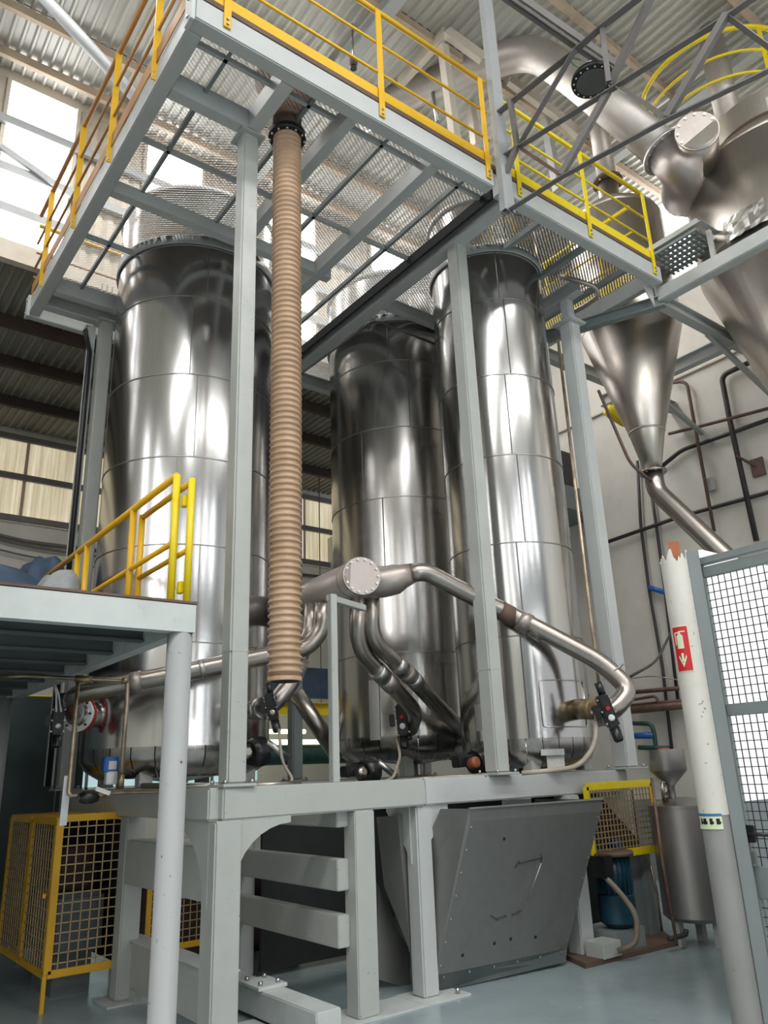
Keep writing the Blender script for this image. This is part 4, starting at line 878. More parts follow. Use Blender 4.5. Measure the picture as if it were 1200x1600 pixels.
# ================================================================== HANGING CHANNEL AND TRUSS
hc = thing('hanging_channel', 'white steel channel rising from the platform edge to the roof', 'channel', (4.85, 4.15, 6.7))
obj('web', MB().section((4.86, 4.14, 6.72), (4.86, 4.14, ZR-0.33), CHAN(0.14, 0.07, 0.01), up=(0, 1, 0)), 'column_paint', hc)
obj('hook', MB().tube([(4.86, 4.10, 6.72), (4.90, 4.08, 6.67), (4.98, 4.08, 6.70)], 0.006, 6), 'dark_pipe', hc)
tr = thing('lamp_truss', 'dark steel lattice truss crossing above the platform to the upper right', 'truss', (4.85, 4.15, 6.72))
zA, zBt, zC = 7.95, 7.42, 6.75
def tmem(a, b, w=0.055, name='strut', mat='truss_paint'):
    return obj(name, MB().section(a, b, [(-w/2, -w/2), (w/2, -w/2), (w/2, -w/2+0.01), (-w/2+0.01, -w/2+0.01), (-w/2+0.01, w/2), (-w/2, w/2)]), mat, tr)
cC = [(4.844, 4.194, 6.750), (4.934, 3.527, 6.750), (5.155, 2.565, 6.750), (5.410, 1.745, 6.750), (5.526, 1.246, 6.750)]
cB = [(4.857, 4.173, 7.420), (4.901, 3.969, 7.420), (5.105, 2.944, 7.420), (5.289, 1.972, 7.420), (5.330, 1.646, 7.420)]
cA = [(4.837, 4.165, 7.950), (4.919, 3.182, 7.950), (4.922, 2.875, 7.950), (4.968, 2.499, 7.950)]
for a, b in zip(cC, cC[1:]): tmem(a, b, 0.055, 'bottom_chord')
for a, b in zip(cB, cB[1:]): tmem(a, b, 0.062, 'middle_chord')
for a, b in zip(cA, cA[1:]): tmem(a, b, 0.068, 'top_chord')
tmem(cB[1], (4.899, 3.176, 7.930)); tmem((4.839, 3.940, 7.950), cB[1], 0.045); tmem(cB[1], (4.859, 4.166, 7.114), 0.05)
tmem(cB[1], cC[1], 0.035, mat='brown_pipe'); tmem((5.111, 3.033, 7.420), cC[1]); tmem(cB[2], cC[2], 0.04); tmem(cB[3], cC[2], 0.06)
tmem((4.933, 2.884, 7.950), (5.056, 2.979, 7.450), 0.045); tmem((5.107, 2.470, 8.000), (5.088, 2.990, 7.450), 0.055); tmem(cB[3], (5.553, 1.768, 7.000), 0.05)
xb = thing('lamp_beam', 'dark double-angle beam carrying the round lamp', 'beam', (4.197, 3.200, 8.050))
for dy in (-0.03, 0.05): obj('angle', MB().section(Vector((3.820, 3.217, 8.050))+Vector((0, dy, 0)), Vector((5.529, 3.134, 8.050))+Vector((0, dy, 0)), [(-0.01, -0.05), (0.01, -0.05), (0.01, 0.05), (-0.01, 0.05)]), 'truss_paint', xb)
# round high-bay lamp
lc = Vector((5.164, 3.204, 7.720))
lp = thing('high_bay_lamp', 'round black high-bay lamp hanging under the truss', 'lamp', lc)
obj('heat_sink', MB().lathe([(0.195, 0.0), (0.20, 0.02), (0.19, 0.055), (0.09, 0.075), (0.09, 0.10)], lc, n=36), 'black_plastic', lp)
obj('diffuser', MB().lathe([(0.152, -0.006), (0.152, 0.002)], lc, n=36), 'lamp_glass', lp)
for k in range(16):
    a = 2*PI*k/16; obj('led_window', MB().lathe([(0.009, -0.004), (0.009, 0.002)], lc+Vector((0.174*math.cos(a), 0.174*math.sin(a), 0)), n=8), 'white_plastic', lp)
obj('driver_box', MB().box(lc+Vector((-0.06, -0.05, 0.10)), lc+Vector((0.06, 0.05, 0.20))), 'white_plastic', lp, 0.01)
obj('hanger', MB().tube([lc+Vector((0, 0, 0.2)), lc+Vector((0.02, 0.02, 0.32))], 0.01, 6), 'bolt_steel', lp)
obj('lead', MB().tube(smoothpath([lc+Vector((0, 0.0, 0.17)), lc+Vector((-0.18, 0.05, 0.12)), lc+Vector((-0.2, 0.1, 0.28)), lc+Vector((-0.02, 0.08, 0.33))], 0.08), 0.008, 6), 'cable_green', lp)

# ================================================================== BIG UPPER DUCT + CYCLONES
dc = thing('overhead_duct', 'large grey-brown duct rising over the platform and bending down to the right-hand cyclone', 'duct', (7.732, 3.988, 8.887))
dpts = [(5.738, 7.696, 11.361), (6.179, 6.950, 11.497), (6.628, 5.939, 11.396), (7.012, 5.233, 11.293), (7.253, 4.804, 10.582), (7.671, 3.932, 8.811)]
obj('duct', MB().tube(smoothpath(dpts, 0.7, 9), 0.235, 32), 'upper_duct', dc)
flange_ring(dpts[-1], Vector(dpts[-1])-Vector(dpts[-2]), 0.30, 0.03, 'collar_steel', dc, 14)
flange_ring(lerp(dpts[3], dpts[4], 0.75), Vector(dpts[4])-Vector(dpts[3]), 0.225, 0.03, 'rust', dc, 4, 'clamp_ring')
flange_ring(lerp(dpts[1], dpts[2], 0.45), Vector(dpts[2])-Vector(dpts[1]), 0.222, 0.03, 'upper_duct', dc, 0, 'clamp_ring')
obj('hanger_rod', MB().tube([(6.354, 6.653, 12.977), (6.310, 6.695, 11.291)], 0.022, 8), 'pipe_steel', dc)
obj('hanger_rod', MB().tube([(6.845, 6.296, 13.382), (6.719, 6.285, 11.558)], 0.028, 8), 'purlin_rust', dc)
obj('hanger_rod', MB().tube([(6.299, 6.567, 11.235), (6.331, 6.537, 10.680)], 0.03, 8), 'bolt_steel', dc)
sn = thing('roof_sensor', 'small rusty sensor head hanging on a rod seen above the toe board', 'sensor', (4.747, 6.440, 10.725))
sc_ = Vector((4.747, 6.440, 10.725))
obj('rod', MB().tube([sc_, Vector((sc_.x, sc_.y, ZR-0.05))], 0.012, 6), 'pipe_steel', sn)
obj('head', MB().lathe([(0.03, -0.10), (0.06, -0.06), (0.06, 0.02), (0.03, 0.05)], sc_, n=14), 'rust', sn)
obj('cap', MB().lathe([(0.045, -0.14), (0.045, -0.10)], sc_, n=14), 'black_plastic', sn)
# beige support frame around the duct
sf = thing('duct_support_frame', 'cream painted steel support frame behind the overhead duct', 'frame', (7.069, 7.074, 11.420))
for a, b in (((5.813, 6.739, 11.270), (5.851, 5.745, 11.328)), ((5.851, 5.745, 11.328), (6.320, 5.534, 10.949)), ((7.142, 5.799, 11.326), (8.003, 5.656, 11.043)), ((8.003, 5.656, 11.043), (8.329, 5.534, 10.757))):
    obj('beam', MB().section(a, b, CHAN(0.09, 0.16, 0.012)), 'beige_wood', sf)
for a, b in (((5.880, 5.858, 11.197), (6.069, 5.951, 9.657)), ((7.981, 5.857, 11.135), (8.009, 5.820, 9.723)), ((7.120, 6.587, 11.693), (7.137, 6.569, 10.673))):
    obj('post', MB().bar(a, b, 0.12, 0.12), 'beige_wood' if a[0] < 7.9 else 'frame_paint', sf, 0.006)

def cone_cyclone(name, label, az, r, R, ztip, zcone, ztop, extra):
    x, y = polar(az, r); t = thing(name, label, 'cyclone', (x, y, ztip), 'stainless steel cyclones')
    obj('cone', MB().lathe([(0.10, ztip), (R*0.34, ztip+(zcone-ztip)*0.27), (R*0.34+0.003, ztip+(zcone-ztip)*0.275), (R, zcone)], (x, y, 0), n=64), 'cyclone_steel', t)
    obj('cone_seam', MB().lathe([(R*0.345, ztip+(zcone-ztip)*0.268), (R*0.355, ztip+(zcone-ztip)*0.275), (R*0.35, ztip+(zcone-ztip)*0.282)], (x, y, 0), n=64), 'cyclone_steel', t)
    obj('barrel', MB().lathe([(R, zcone), (R+0.004, zcone+0.02), (R, ztop)], (x, y, 0), n=64), 'cyclone_steel', t)
    flange_ring((x, y, ztip), (0, 0, 1), 0.17, 0.025, 'pipe_steel', t, 8, 'tip_flange')
    return t, x, y
c1, c1x, c1y = cone_cyclone('cyclone', 'smaller stainless cyclone whose cone hangs behind the platform end', 58.1, 9.7, 0.64, 5.04, 7.02, 8.7, None)
obj('dome', MB().lathe([(0.64, 8.7), (0.60, 8.80), (0.40, 8.98), (0.14, 9.06), (0.14, 9.06), (0.14, 9.45)], (c1x, c1y, 0), n=48), 'cyclone_steel', c1)
flange_ring((c1x, c1y, 9.5), (0, 0, 1), 0.21, 0.05, 'rust', c1, 8, 'neck_flange')
obj('vent_pipe', MB().lathe([(0.135, 9.52), (0.135, ZR-0.1)], (c1x, c1y, 0), n=24), 'upper_duct', c1)
op = thing('outlet_pipe', 'worn steel pipe slanting down right from the smaller cyclone tip', 'pipe', (c1x, c1y, 4.9))
e0 = Vector((c1x, c1y, 5.02)); obj('pipe', MB().tube(smoothpath([e0, e0-Vector((0, 0, 0.22)), (8.335, 4.347, 3.663), (8.341, 3.882, 3.103)], 0.15, 6), 0.115, 24), 'pipe_steel', op)
c2, c2x, c2y = cone_cyclone('cyclone', 'larger stainless cyclone at the right edge, its barrel above the grey beam', 70.5, 9.75, 1.165, 4.05, 7.43, 8.65, None)
obj('volute', MB().lathe([(1.165, 8.65), (1.08, 8.80), (0.80, 9.04), (0.74, 9.12), (0.74, 9.50), (0.0, 9.55)], (c2x, c2y, 0), n=64), 'cyclone_steel', c2)
ex_ = polar(68.0, 9.6); obj('exhaust_pipe', MB().lathe([(0.165, 9.5), (0.165, ZR-0.1)], (ex_[0], ex_[1], 0), n=32), 'upper_duct', c2)
obj('rivet_band', MB().lathe([(0.742, 9.12), (0.754, 9.14), (0.742, 9.16)], (c2x, c2y, 0), n=64), 'rust', c2)
ib = Vector(dpts[-1]); idn = (Vector(dpts[-1])-Vector(dpts[-2])).normalized()
obj('inlet_duct', MB().tube([ib, ib+idn*0.35, Vector((c2x-0.75, c2y+0.85, 8.85)), Vector((c2x-0.2, c2y+0.4, 8.75))], [0.24, 0.28, 0.42, 0.45], 24), 'duct_steel', c2)
mh = Vector((7.602, 3.455, 8.717)); obj('manhole_neck', MB().tube([mh, mh+Vector((0.45, 0.25, -0.05))], 0.235, 28), 'cyclone_steel', c2)
flange_ring(mh, (-0.72, -0.55, -0.12), 0.255, 0.02, 'duct_steel', c2, 12, 'manhole_cover')
pt = thing('repair_patch', 'crumpled metal foil patch on the larger cyclone barrel', 'patch', (7.962, 3.506, 7.356))
m = MB(); rnd = random.Random(5); vs = []
for j in range(7):
    for i in range(9):
        a = math.radians(70.5+180+36-i*3.2); rr2 = 1.18+rnd.uniform(0, 0.02); vs.append((c2x+rr2*math.sin(a), c2y+rr2*math.cos(a), 7.38+j*0.05+rnd.uniform(-0.01, 0.01)))
m.add(vs, [(j*9+i, j*9+i+1, (j+1)*9+i+1, (j+1)*9+i) for j in range(6) for i in range(8)])
obj('patch_sheet', m, 'bolt_steel', pt)
# circular yellow railing on the larger cyclone
cr = thing('round_railing', 'curved bright yellow railing around the top of the larger cyclone', 'railing', (c2x, c2y, 9.5), 'yellow guard rails')
RR = 1.03; rcx, rcy = 9.3, 3.85; a0_, a1_ = 150, 400
def ringpts(z): return [(rcx+RR*math.cos(math.radians(a)), rcy+RR*math.sin(math.radians(a)), z) for a in range(136, 321, 8)]
obj('handrail', MB().tube(ringpts(10.72), 0.032, 10), 'bright_yellow_paint', cr)
for z in (10.32, 9.95): obj('midrail', MB().tube(ringpts(z), 0.02, 8), 'bright_yellow_paint', cr)
for a in (136, 241, 320): obj('post', MB().bar((rcx+RR*math.cos(math.radians(a)), rcy+RR*math.sin(math.radians(a)), 9.55), (rcx+RR*math.cos(math.radians(a)), rcy+RR*math.sin(math.radians(a)), 10.72), 0.05, 0.04), 'bright_yellow_paint', cr)
for a in (136, 241, 320): obj('bracket', MB().bar((rcx+0.2*math.cos(math.radians(a)), rcy-0.25+0.2*math.sin(math.radians(a)), 9.50), (rcx+RR*math.cos(math.radians(a)), rcy+RR*math.sin(math.radians(a)), 9.57), 0.05, 0.05), 'bright_yellow_paint', cr)

# perforated catwalk between cyclones
ck = thing('catwalk', 'dark perforated catwalk planks between the platform and the larger cyclone', 'walkway', (7.328, 3.679, 7.854))
k0, k1, k2, k3 = Vector((7.202, 5.023, 7.900)), Vector((7.117, 3.566, 7.900)), Vector((7.400, 3.568, 7.900)), Vector((7.968, 3.924, 7.350))
o_ = Vector((7.85, 4.0, 7.62))
obj('edge_angle', MB().section((7.75, 3.75, 7.66), (7.75, 6.1, 7.66), ANG(0.07)), 'frame_paint', ck)
obj('edge_angle', MB().section((7.75, 3.75, 7.66), (8.3, 3.75, 7.66), ANG(0.07)), 'frame_paint', ck)
m = MB()
for i in range(6):
    xx = 7.78+0.10*i; o = obj('plank', None or MB().box((xx, 3.78, 7.60), (xx+0.03, 6.1, 7.64)), 'gate_paint', ck)
    mm = MB(); yy = 3.8
    while yy < 6.05: mm.box((xx+0.03, yy, 7.61), (xx+0.10, yy+0.025, 7.635)); yy += 0.065
    stuff(obj('perforation_bars', mm, 'gate_paint', ck))
obj('post', MB().bar((7.95, 3.72, 7.05), (7.95, 3.72, 7.62), 0.05, 0.05), 'frame_paint', ck)
# grey frame carrying cyclones
cf = thing('cyclone_gantry', 'grey steel gantry of beams carrying the two cyclones', 'frame', (7.72, 4.2, 7.0))
obj('front_beam', MB().box((7.66, 1.0, 6.88), (7.80, 4.35, 7.06)), 'platform_paint', cf, 0.01)
obj('rear_beam', MB().section((9.35, 1.0, 6.9), (9.35, 6.5, 6.9), IBEAM(0.12, 0.18)), 'platform_paint', cf)
for y in (4.35, 2.55, 6.0): obj('cross_beam', MB().section((7.1 if y > 5 else 7.7, y, 6.9), (XW-0.01, y, 6.9), IBEAM(0.12, 0.16)), 'frame_paint', cf)
obj('rear_link', MB().section((7.72, 4.3, 6.88), (7.0, 6.0, 6.88), IBEAM(0.10, 0.14)), 'gate_paint', cf)
obj('post', MB().bar((7.73, 2.62, 5.6), (7.73, 2.62, 8.6), 0.12, 0.12), 'platform_paint', cf, 0.008)
obj('knee_plate', MB().prism([(7.62, 4.37, 7.05), (7.62, 4.37, 6.8), (7.40, 4.37, 7.05)], (0, 0.012, 0)), 'frame_paint', cf)
obj('wall_strut', MB().bar((8.8, 5.6, 6.85), (XW-0.03, 5.6, 6.3), 0.06, 0.06), 'frame_paint', cf)
obj('wall_strut', MB().bar((8.8, 4.4, 6.85), (XW-0.03, 4.4, 6.3), 0.06, 0.06), 'frame_paint', cf)
obj('end_bolt', MB().lathe([(0.03, -0.1), (0.03, 0.1)], (7.70, 4.42, 7.0), (0, 0, 1), n=8), 'bolt_steel', cf)
tag(obj('yellow_drive', MB().lathe([(0.08, -0.2), (0.10, -0.1), (0.10, 0.15), (0.06, 0.2)], (9.306, 6.232, 6.545), (1, -0.4, -0.6), n=16), 'bright_yellow_paint'), 'small yellow drive unit tucked behind the smaller cone', 'motor')
tag(obj('service_shelf', MB().box((9.5, 7.6, 5.55), (10.48, 9.8, 5.95)), 'gate_paint'), 'dark service shelf on the right wall behind the cone', 'shelf')
tag(obj('valve_block', MB().box((9.55, 7.65, 5.95), (9.95, 8.2, 6.6)), 'black_plastic', None, 0.02), 'dark valve block above the service shelf', 'machine')
cable('pair of grey hoses looping from the stub head of the right post', [(6.736, 5.019, 7.258), (6.756, 4.821, 7.096), (6.957, 4.708, 7.019), (7.056, 4.740, 6.950), (7.123, 4.995, 6.972), (7.118, 5.343, 7.001)], 0.03, 'duct_steel', 'flexible_conduit')
cable('thin rusty pole sloping to the smaller cyclone tip', [(7.541, 5.270, 6.050), (7.764, 5.119, 5.051), (8.047, 5.050, 4.860)], 0.02, 'rust', 'pole', 'pole')
cable('thin copper pipe climbing beside the right post', [(6.306, 4.841, 6.152), (6.298, 4.851, 3.058), (6.298, 4.852, 2.036)], 0.017, 'copper_pipe', 'thin_pipe', 'pipe')
cable('dark tie cable hung across the top of the middle silo', [(4.051, 6.782, 5.881), (5.053, 6.585, 6.882), (5.676, 6.192, 6.552)], 0.014, 'dark_pipe')
cable('thin hanging wire below the white channel', [(4.921, 4.247, 6.799), (5.217, 4.515, 6.775)], 0.004, 'dark_pipe')

# ================================================================== RIGHT WALL SERVICES
XS = 10.42
def wpipe(label, pts, r, mat, cat='pipe', name='wall_pipe', clips=0):
    o = tag(obj(name, MB().tube(smoothpath(pts, 0.12, 5), r, 8), mat), label, cat); return o
wpipe('black cable conduit crossing the right wall below the cone', [(10.420, 7.629, 5.066), (10.420, 6.183, 5.123), (10.420, 4.745, 5.085), (10.420, 3.936, 5.079)], 0.032, 'dark_pipe', 'conduit')
wpipe('black conduit curving up the right wall behind the cone tip', [(10.420, 6.310, 6.004), (10.420, 5.946, 6.144), (10.420, 5.467, 6.125), (10.420, 4.540, 6.109)], 0.034, 'dark_pipe', 'conduit')
wpipe('rusty horizontal pipe on the right wall near cone middle', [(10.380, 6.089, 6.458), (10.380, 5.399, 6.360), (10.380, 4.492, 6.247)], 0.026, 'rust')
wpipe('thin rusty vertical pipe on the right wall', [(10.400, 5.903, 7.274), (10.400, 5.658, 7.187), (10.400, 5.657, 6.171), (10.400, 5.648, 4.752)], 0.026, 'rust')
wpipe('dark brown pipe bending down the right wall', [(10.400, 4.656, 7.048), (10.400, 5.108, 7.036), (10.400, 5.111, 6.323), (10.400, 5.069, 4.458)], 0.040, 'dark_pipe')
wpipe('left of two black vertical cables on the right wall', [(10.440, 6.746, 6.248), (10.440, 6.861, 5.191), (10.440, 6.882, 4.156), (10.440, 6.847, 2.975), (10.440, 6.902, 1.609)], 0.024, 'dark_pipe', 'conduit')
wpipe('right of two black vertical cables on the right wall', [(10.440, 6.585, 5.700), (10.440, 6.589, 5.064), (10.440, 6.614, 4.002), (10.440, 6.678, 2.400)], 0.024, 'dark_pipe', 'conduit')
wpipe('black cable sagging from right post to the white column', [(6.843, 4.872, 2.440), (7.160, 4.764, 2.585), (7.439, 4.701, 2.928)], 0.014, 'dark_pipe', 'cable')
wpipe('thin grey cable on the right wall behind white column', [(10.300, 7.337, 2.836), (10.300, 6.941, 2.829), (10.300, 6.430, 2.698)], 0.008, 'pipe_steel', 'cable')
wpipe('upper dark red-brown pipe run low on the right wall', [(10.350, 7.407, 2.634), (10.350, 6.177, 2.601)], 0.032, 'brown_pipe')
wpipe('small bent brown pipe between the low wall runs', [(10.300, 7.390, 2.517), (10.300, 6.936, 2.540), (10.300, 6.905, 2.399)], 0.022, 'brown_pipe')
wpipe('middle brown pipe run low on the right wall', [(10.350, 7.439, 2.437), (10.350, 6.208, 2.428)], 0.030, 'brown_pipe')
wpipe('thick brown pipe run low on the right wall', [(10.300, 7.414, 2.368), (10.300, 6.189, 2.363)], 0.055, 'brown_pipe')
wpipe('green pipe bending down beside the right post', [(10.300, 7.444, 2.182), (10.300, 7.079, 2.148), (10.300, 7.054, 1.974), (10.300, 7.076, 1.529)], 0.032, 'green_pipe')
wpipe('blue and green valve run on the wall', [(10.300, 7.395, 1.993), (10.300, 7.063, 1.983)], 0.045, 'blue_plastic')
wpipe('dark green horizontal pipe run above the small tank', [(10.300, 7.355, 1.826), (10.300, 6.850, 1.794)], 0.034, 'green_pipe')
wpipe('blue clipped tee on the left vertical cable', [(10.400, 6.852, 4.166), (10.400, 6.612, 4.047)], 0.04, 'blue_plastic', 'conduit')
tag(obj('orange_fitting', MB().lathe([(0.08, -0.08), (0.10, 0), (0.08, 0.08)], (10.200, 6.870, 1.717), n=12), 'orange_rust'), 'orange-brown valve fitting above the funnel', 'valve')
br = thing('wall_bracket', 'rusty square bracket plate with an arm on the right wall', 'bracket', (10.450, 4.864, 5.493))
c = Vector((10.460, 4.878, 5.500)); obj('plate', MB().box(c-Vector((0.02, 0.09, 0.13)), c+Vector((0.02, 0.09, 0.13))), 'rust', br)
obj('arm', MB().bar(c, (10.300, 5.073, 5.710), 0.03, 0.03), 'rust', br)
c = Vector((10.460, 5.621, 5.479)); tag(obj('wall_plate', MB().box(c-Vector((0.015, 0.08, 0.10)), c+Vector((0.015, 0.08, 0.10))), 'frame_paint'), 'small grey plate fixed to the right wall', 'plate')
# air receiver tank with funnel
tk = thing('receiver_tank', 'small upright stainless tank topped with a funnel, beside the white column', 'tank', (7.05, 4.72, 0))
tx, ty, tR = 7.13, 4.70, 0.30
obj('shell', MB().lathe([(0.10, 0.19), (0.26, 0.215), (tR, 0.25), (tR, 1.19), (tR+0.008, 1.19), (tR+0.008, 1.21), (0.12, 1.27), (0.0, 1.28)], (tx, ty, 0), n=48), 'tank_steel', tk)
for a in (0.5, 2.6, 4.7):
    obj('leg', MB().box((tx+0.2*math.cos(a)-0.035, ty+0.2*math.sin(a)-0.035, 0), (tx+0.2*math.cos(a)+0.035, ty+0.2*math.sin(a)+0.035, 0.22)), 'frame_paint', tk)
fx, fy, _ = (6.935, 4.651, 1.549)
obj('funnel', MB().lathe([(0.035, 1.27), (0.035, 1.38), (0.045, 1.40), (0.165, 1.52), (0.17, 1.53), (0.17, 1.72), (0.16, 1.72), (0.155, 1.53)], (fx, fy, 0), n=32), 'tank_steel', tk)
fp = Vector((fx-0.15, fy-0.02, 1.36)); flange_ring(fp, (0.45, -0.89, 0), 0.085, 0.02, 'bolt_steel', tk, 6)
obj('fitting', MB().tube([fp, fp+Vector((0.15, 0.1, -0.05)), fp+Vector((0.15, 0.1, -0.15))], 0.03, 10), 'brass', tk)
obj('side_pipe', MB().tube([(6.555, 4.586, 1.472), (6.551, 4.592, 0.792), (6.566, 4.570, 0.087)], 0.014, 8), 'brown_pipe', tk)
obj('drain_pipe', MB().tube(smoothpath([(6.867, 4.662, 0.166), (6.864, 4.667, 0.125), (6.612, 4.678, 0.117)], 0.03), 0.022, 8), 'dark_pipe', tk)
tag(obj('paper_notice', MB().box((10.46, 5.55, 1.32), (10.48, 5.95, 1.75)), 'white_plastic'), 'pale notice board on the right wall behind the tank', 'board')

# ================================================================== WHITE COLUMN, SIGNS AND MESH GATE
wcx, wcy = polar(58.55, 5.62)
col_ = thing('gate_column', 'grey gate column wearing a chipped white half-round cover', 'column', (wcx, wcy, 0))
vx = Vector((wcx, wcy, 0)).normalized(); sx_ = Vector((vx.y, -vx.x, 0))
m = MB(); vs = []; R0 = 0.078; zt_ = 2.93
def cover(z0, z1, jag, R0=0.092):
    m = MB(); vs = []; k = 32
    for ring in (0, 1):
        rr = R0-0.006*ring
        for zi in (0, 1):
            for i in range(k+1):
                a = PI*i/k; p = Vector((wcx, wcy, 0)) - sx_*rr*math.cos(a) - vx*rr*math.sin(a)
                z = z0 if zi == 0 else z1 + (jag[i % len(jag)] if jag else 0)
                vs.append((p.x, p.y, z))
    q = k+1; fs = []
    for i in range(k): fs += [(i, i+1, q+i+1, q+i), (2*q+i, 3*q+i, 3*q+i+1, 2*q+i+1), (q+i, q+i+1, 3*q+i+1, 3*q+i)]
    m.add(vs, fs, False); return m
obj('white_cover', cover(1.28, zt_, [0, -.01, -.03, -.02, .01, -.015, 0.02, .03, .01, -.01, -.02, .0, .03, .05, .06, .06]), 'white_paint', col_, label='chipped white cover with a torn upper rim')
obj('lower_cover', cover(0.0, 1.28, None, 0.088), 'column_grey', col_, label='grey stained lower cover')
pc = Vector((wcx, wcy, 0)) + sx_*0.125 + vx*0.02
obj('h_section', MB().bar((pc.x, pc.y, 0), (pc.x, pc.y, 2.97), 0.08, 0.12, up=vx), 'gate_paint', col_, 0.004)
obj('stub', MB().bar((wcx+0.03, wcy, 2.9), (wcx+0.03, wcy, 3.06), 0.07, 0.07, up=vx), 'orange_rust', col_)
# fire extinguisher sign
def sign_pt(u, z, d=0.004):  # u in -1..1 across the front of the cover
    a = PI/2 + u*0.62 - 0.36; rr = 0.092+d; p = Vector((wcx, wcy, 0)) - sx_*rr*math.cos(a) - vx*rr*math.sin(a); return (p.x, p.y, z)
def sign_sheet(u0, u1, z0, z1, d, mat, name, par, zb=None):
    m = MB(); k = 8; vs = []
    for dd in (d-0.002, d):
        for z in (z0, z1): vs += [sign_pt(u0+(u1-u0)*i/k, z, dd) for i in range(k+1)]
    q = k+1; fs = [(2*q+i, 2*q+i+1, 3*q+i+1, 3*q+i) for i in range(k)] + [(i, i+1, q+i+1, q+i) for i in range(k)] + [(i, i+1, 2*q+i+1, 2*q+i) for i in range(k)] + [(q+i, q+i+1, 3*q+i+1, 3*q+i) for i in range(k)] + [(0, q, 3*q, 2*q), (k, q+k, 3*q+k, 2*q+k)]
    m.add(vs, fs, False); return obj(name, m, mat, par)
sg = thing('extinguisher_sign', 'red fire extinguisher sign with a down arrow on the white column', 'sign', sign_pt(0, 2.3))
Z0, Z1 = 2.165, 2.455
sign_sheet(-0.98, 0.85, Z0-0.006, Z1+0.006, 0.004, 'sign_cream', 'border', sg)
sign_sheet(-0.92, 0.79, Z0, Z1, 0.006, 'sign_red', 'panel', sg)
sign_sheet(-0.45, 0.22, 2.31, 2.395, 0.008, 'sign_cream', 'cylinder_symbol', sg)
sign_sheet(-0.35, 0.12, 2.395, 2.405, 0.008, 'sign_cream', 'shoulder_symbol', sg)
sign_sheet(-0.22, 0.0, 2.405, 2.417, 0.008, 'sign_cream', 'valve_symbol', sg)
sign_sheet(-0.22, 0.50, 2.417, 2.425, 0.008, 'sign_cream', 'handle_symbol', sg)
sign_sheet(-0.62, -0.22, 2.412, 2.42, 0.008, 'sign_cream', 'hose_symbol', sg)
sign_sheet(-0.68, -0.58, 2.335, 2.415, 0.008, 'sign_cream', 'hose_symbol', sg)
sign_sheet(-0.20, 0.05, 2.225, 2.28, 0.008, 'sign_cream', 'arrow_shaft', sg)
def tri(us, d, mat, name, par): return obj(name, MB().prism([sign_pt(u, z, d) for u, z in us], tuple(-vx*0.001)), mat, par)
tri([(-0.50, 2.252), (-0.08, 2.188), (-0.08, 2.212), (-0.45, 2.268)], 0.009, 'sign_cream', 'arrow_head', sg)
tri([(0.36, 2.252), (-0.08, 2.188), (-0.08, 2.212), (0.31, 2.268)], 0.009, 'sign_cream', 'arrow_head', sg)
sg2 = thing('pictogram_sticker', 'small pale green sticker of black pictograms under the white cover', 'sign', sign_pt(0, 1.25))
sign_sheet(-1.6, 1.25, 1.20, 1.29, 0.005, 'sign_cream', 'sticker', sg2)
sign_sheet(-1.6, 1.25, 1.275, 1.29, 0.007, 'sign_blue', 'blue_band', sg2)
for k, (a, b) in enumerate(((-1.05, -0.85), (-0.7, -0.35), (0.0, 0.3), (0.65, 1.0))):
    sign_sheet(a, b, 1.228, 1.262, 0.007, 'black_plastic', 'pictogram', sg2); sign_sheet(a+0.05, b+0.1, 1.232, 1.245, 0.007, 'black_plastic', 'pictogram', sg2)
sign_sheet(-1.55, -1.4, 1.22, 1.268, 0.007, 'red_plastic', 'pictogram', sg2)
# mesh gate
gt = thing('mesh_gate', 'tall grey steel gate with black wire mesh at the right edge', 'gate', (4.93, 2.8, 0))
GX = 4.93; gy0, gy1 = 2.86, 1.30; gz1 = 2.93
def gbox(y0, y1, z0, z1, name, d=0.036, mat='gate_paint', x=GX): return obj(name, MB().box((x-d/2, min(y0, y1), z0), (x+d/2, max(y0, y1), z1)), mat, gt, 0.004)
gbox(gy0, gy0+0.05, 0.0, gz1, 'jamb', 0.07); gbox(gy0-0.06, gy0-0.005, 0.055, gz1-0.055, 'stile', 0.044)
gbox(gy0+0.05, gy1, gz1-0.05, gz1, 'head_rail', 0.06); gbox(gy0-0.01, gy1, gz1-0.14, gz1-0.065, 'top_rail'); gbox(gy0-0.005, gy1, 1.87, 1.945, 'mid_rail')
gbox(gy0-0.06, gy1, 0.80, 0.98, 'lock_rail'); gbox(gy0-0.06, gy1, 0.06, 0.14, 'bottom_rail'); gbox(gy1, gy1-0.06, 0.0, gz1, 'jamb', 0.07)
for z0, z1 in ((0.14, 0.80), (0.98, 1.87), (1.945, gz1-0.14)):
    stuff(obj('wire_mesh', wire_panel(MB(), (GX, gy0-0.06, z0), (0, gy1-gy0+0.06, 0), (0, 0, z1-z0), int((gy0-gy1)/0.047), int((z1-z0)/0.05), 0.0026), 'dark_pipe', gt))
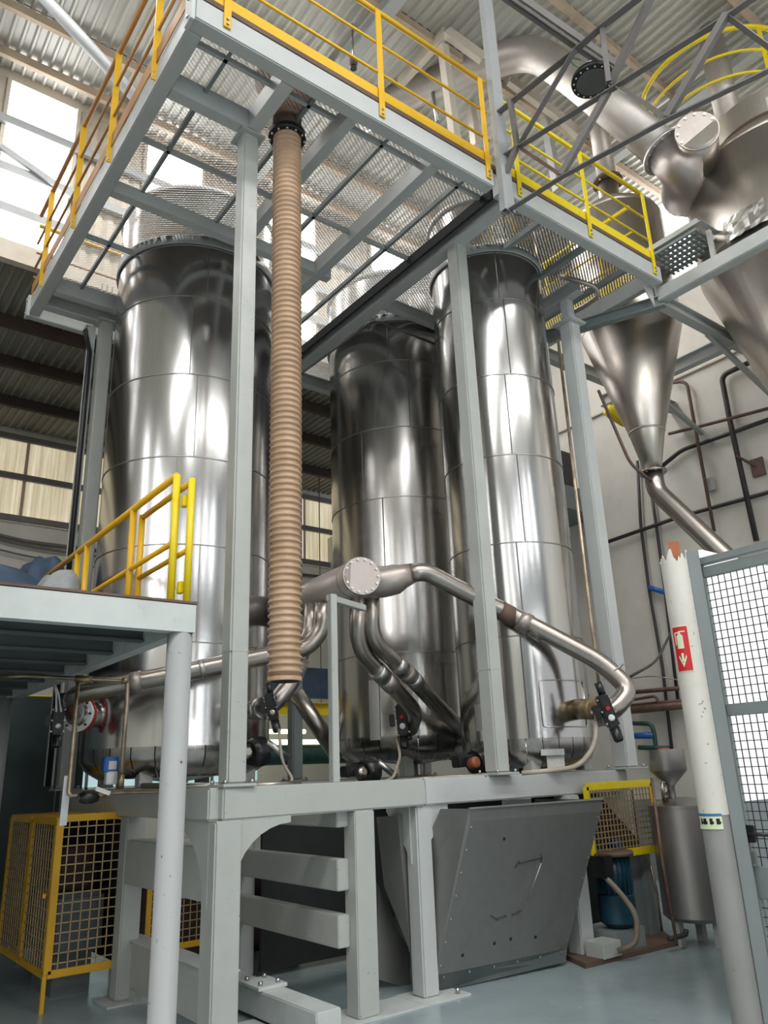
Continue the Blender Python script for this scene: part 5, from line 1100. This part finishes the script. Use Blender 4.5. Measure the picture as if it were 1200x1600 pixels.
h0 = Vector((4.880, 2.776, 1.166)); obj('handle', MB().tube(smoothpath([h0+Vector((0.04, 0, 0)), h0, h0+Vector((-0.01, -0.14, 0.0))], 0.01), 0.012, 10), 'black_plastic', gt)
obj('handle_plate', MB().box(h0+Vector((0.0, -0.03, -0.05)), h0+Vector((0.03, 0.03, 0.05))), 'black_plastic', gt, 0.005)
obj('keeper', MB().box(h0+Vector((0.0, -0.02, -0.17)), h0+Vector((0.02, 0.02, -0.10))), 'bolt_steel', gt, 0.003)
# white sheeting behind the gate mesh; its daylight is emission in the material
tag(obj('glow_curtain', MB().box((5.38, 3.05, 1.33), (9.6, 3.08, 3.12)), 'glow_sheet'), 'white curtain with its daylight glow painted in, behind the mesh gate', 'curtain')
tag(obj('low_partition', MB().box((5.38, 3.04, 0.0), (9.6, 3.09, 1.328)), 'dado_paint'), 'low grey partition under the bright curtain behind the mesh gate', 'partition')

# ================================================================== FAR BACKGROUND UNDER THE AISLE
tag(obj('crane_beam', MB().section((-2, 13.5, 2.86), (XW, 13.5, 2.86), IBEAM(0.14, 0.24)), 'bright_yellow_paint'), 'yellow crane beam far behind the manifold', 'beam')
for k, z in enumerate((2.55, 2.28)):
    tl = MB().tube([(5.2, 15.5-k, z), (9.5, 15.5-k, z)], 0.05, 8)
    lmp = obj('tube_lamp', tl, 'tube_light')
    for xx in (5.4, 7.35, 9.3): obj('hanger_rod', MB().tube([(xx, 15.5-k, z), (xx, 15.5-k, ZA-0.05)], 0.012, 6), 'truss_paint', lmp)
    tag(lmp, ['upper glowing tube lamp far behind the base frame', 'lower glowing tube lamp far behind the base frame'][k], 'lamp')
bdct = obj('background_duct', MB().tube([(3.0, 13.0, 1.98), (10.0, 13.0, 1.98)], 0.17, 16), 'green_pipe')
for xx in (3.4, 9.6): obj('support_post', MB().box((xx-0.05, 12.95, 0), (xx+0.05, 13.05, 1.85)), 'truss_paint', bdct)
tag(bdct, 'dull green horizontal duct far behind the silos', 'duct')
tag(obj('blue_tarpaulin_wall', MB().box((4.9, 12.4, 2.95), (8.5, 12.5, 3.5)), 'tarp_blue'), 'dark blue hanging sheet far behind the manifold', 'tarpaulin')
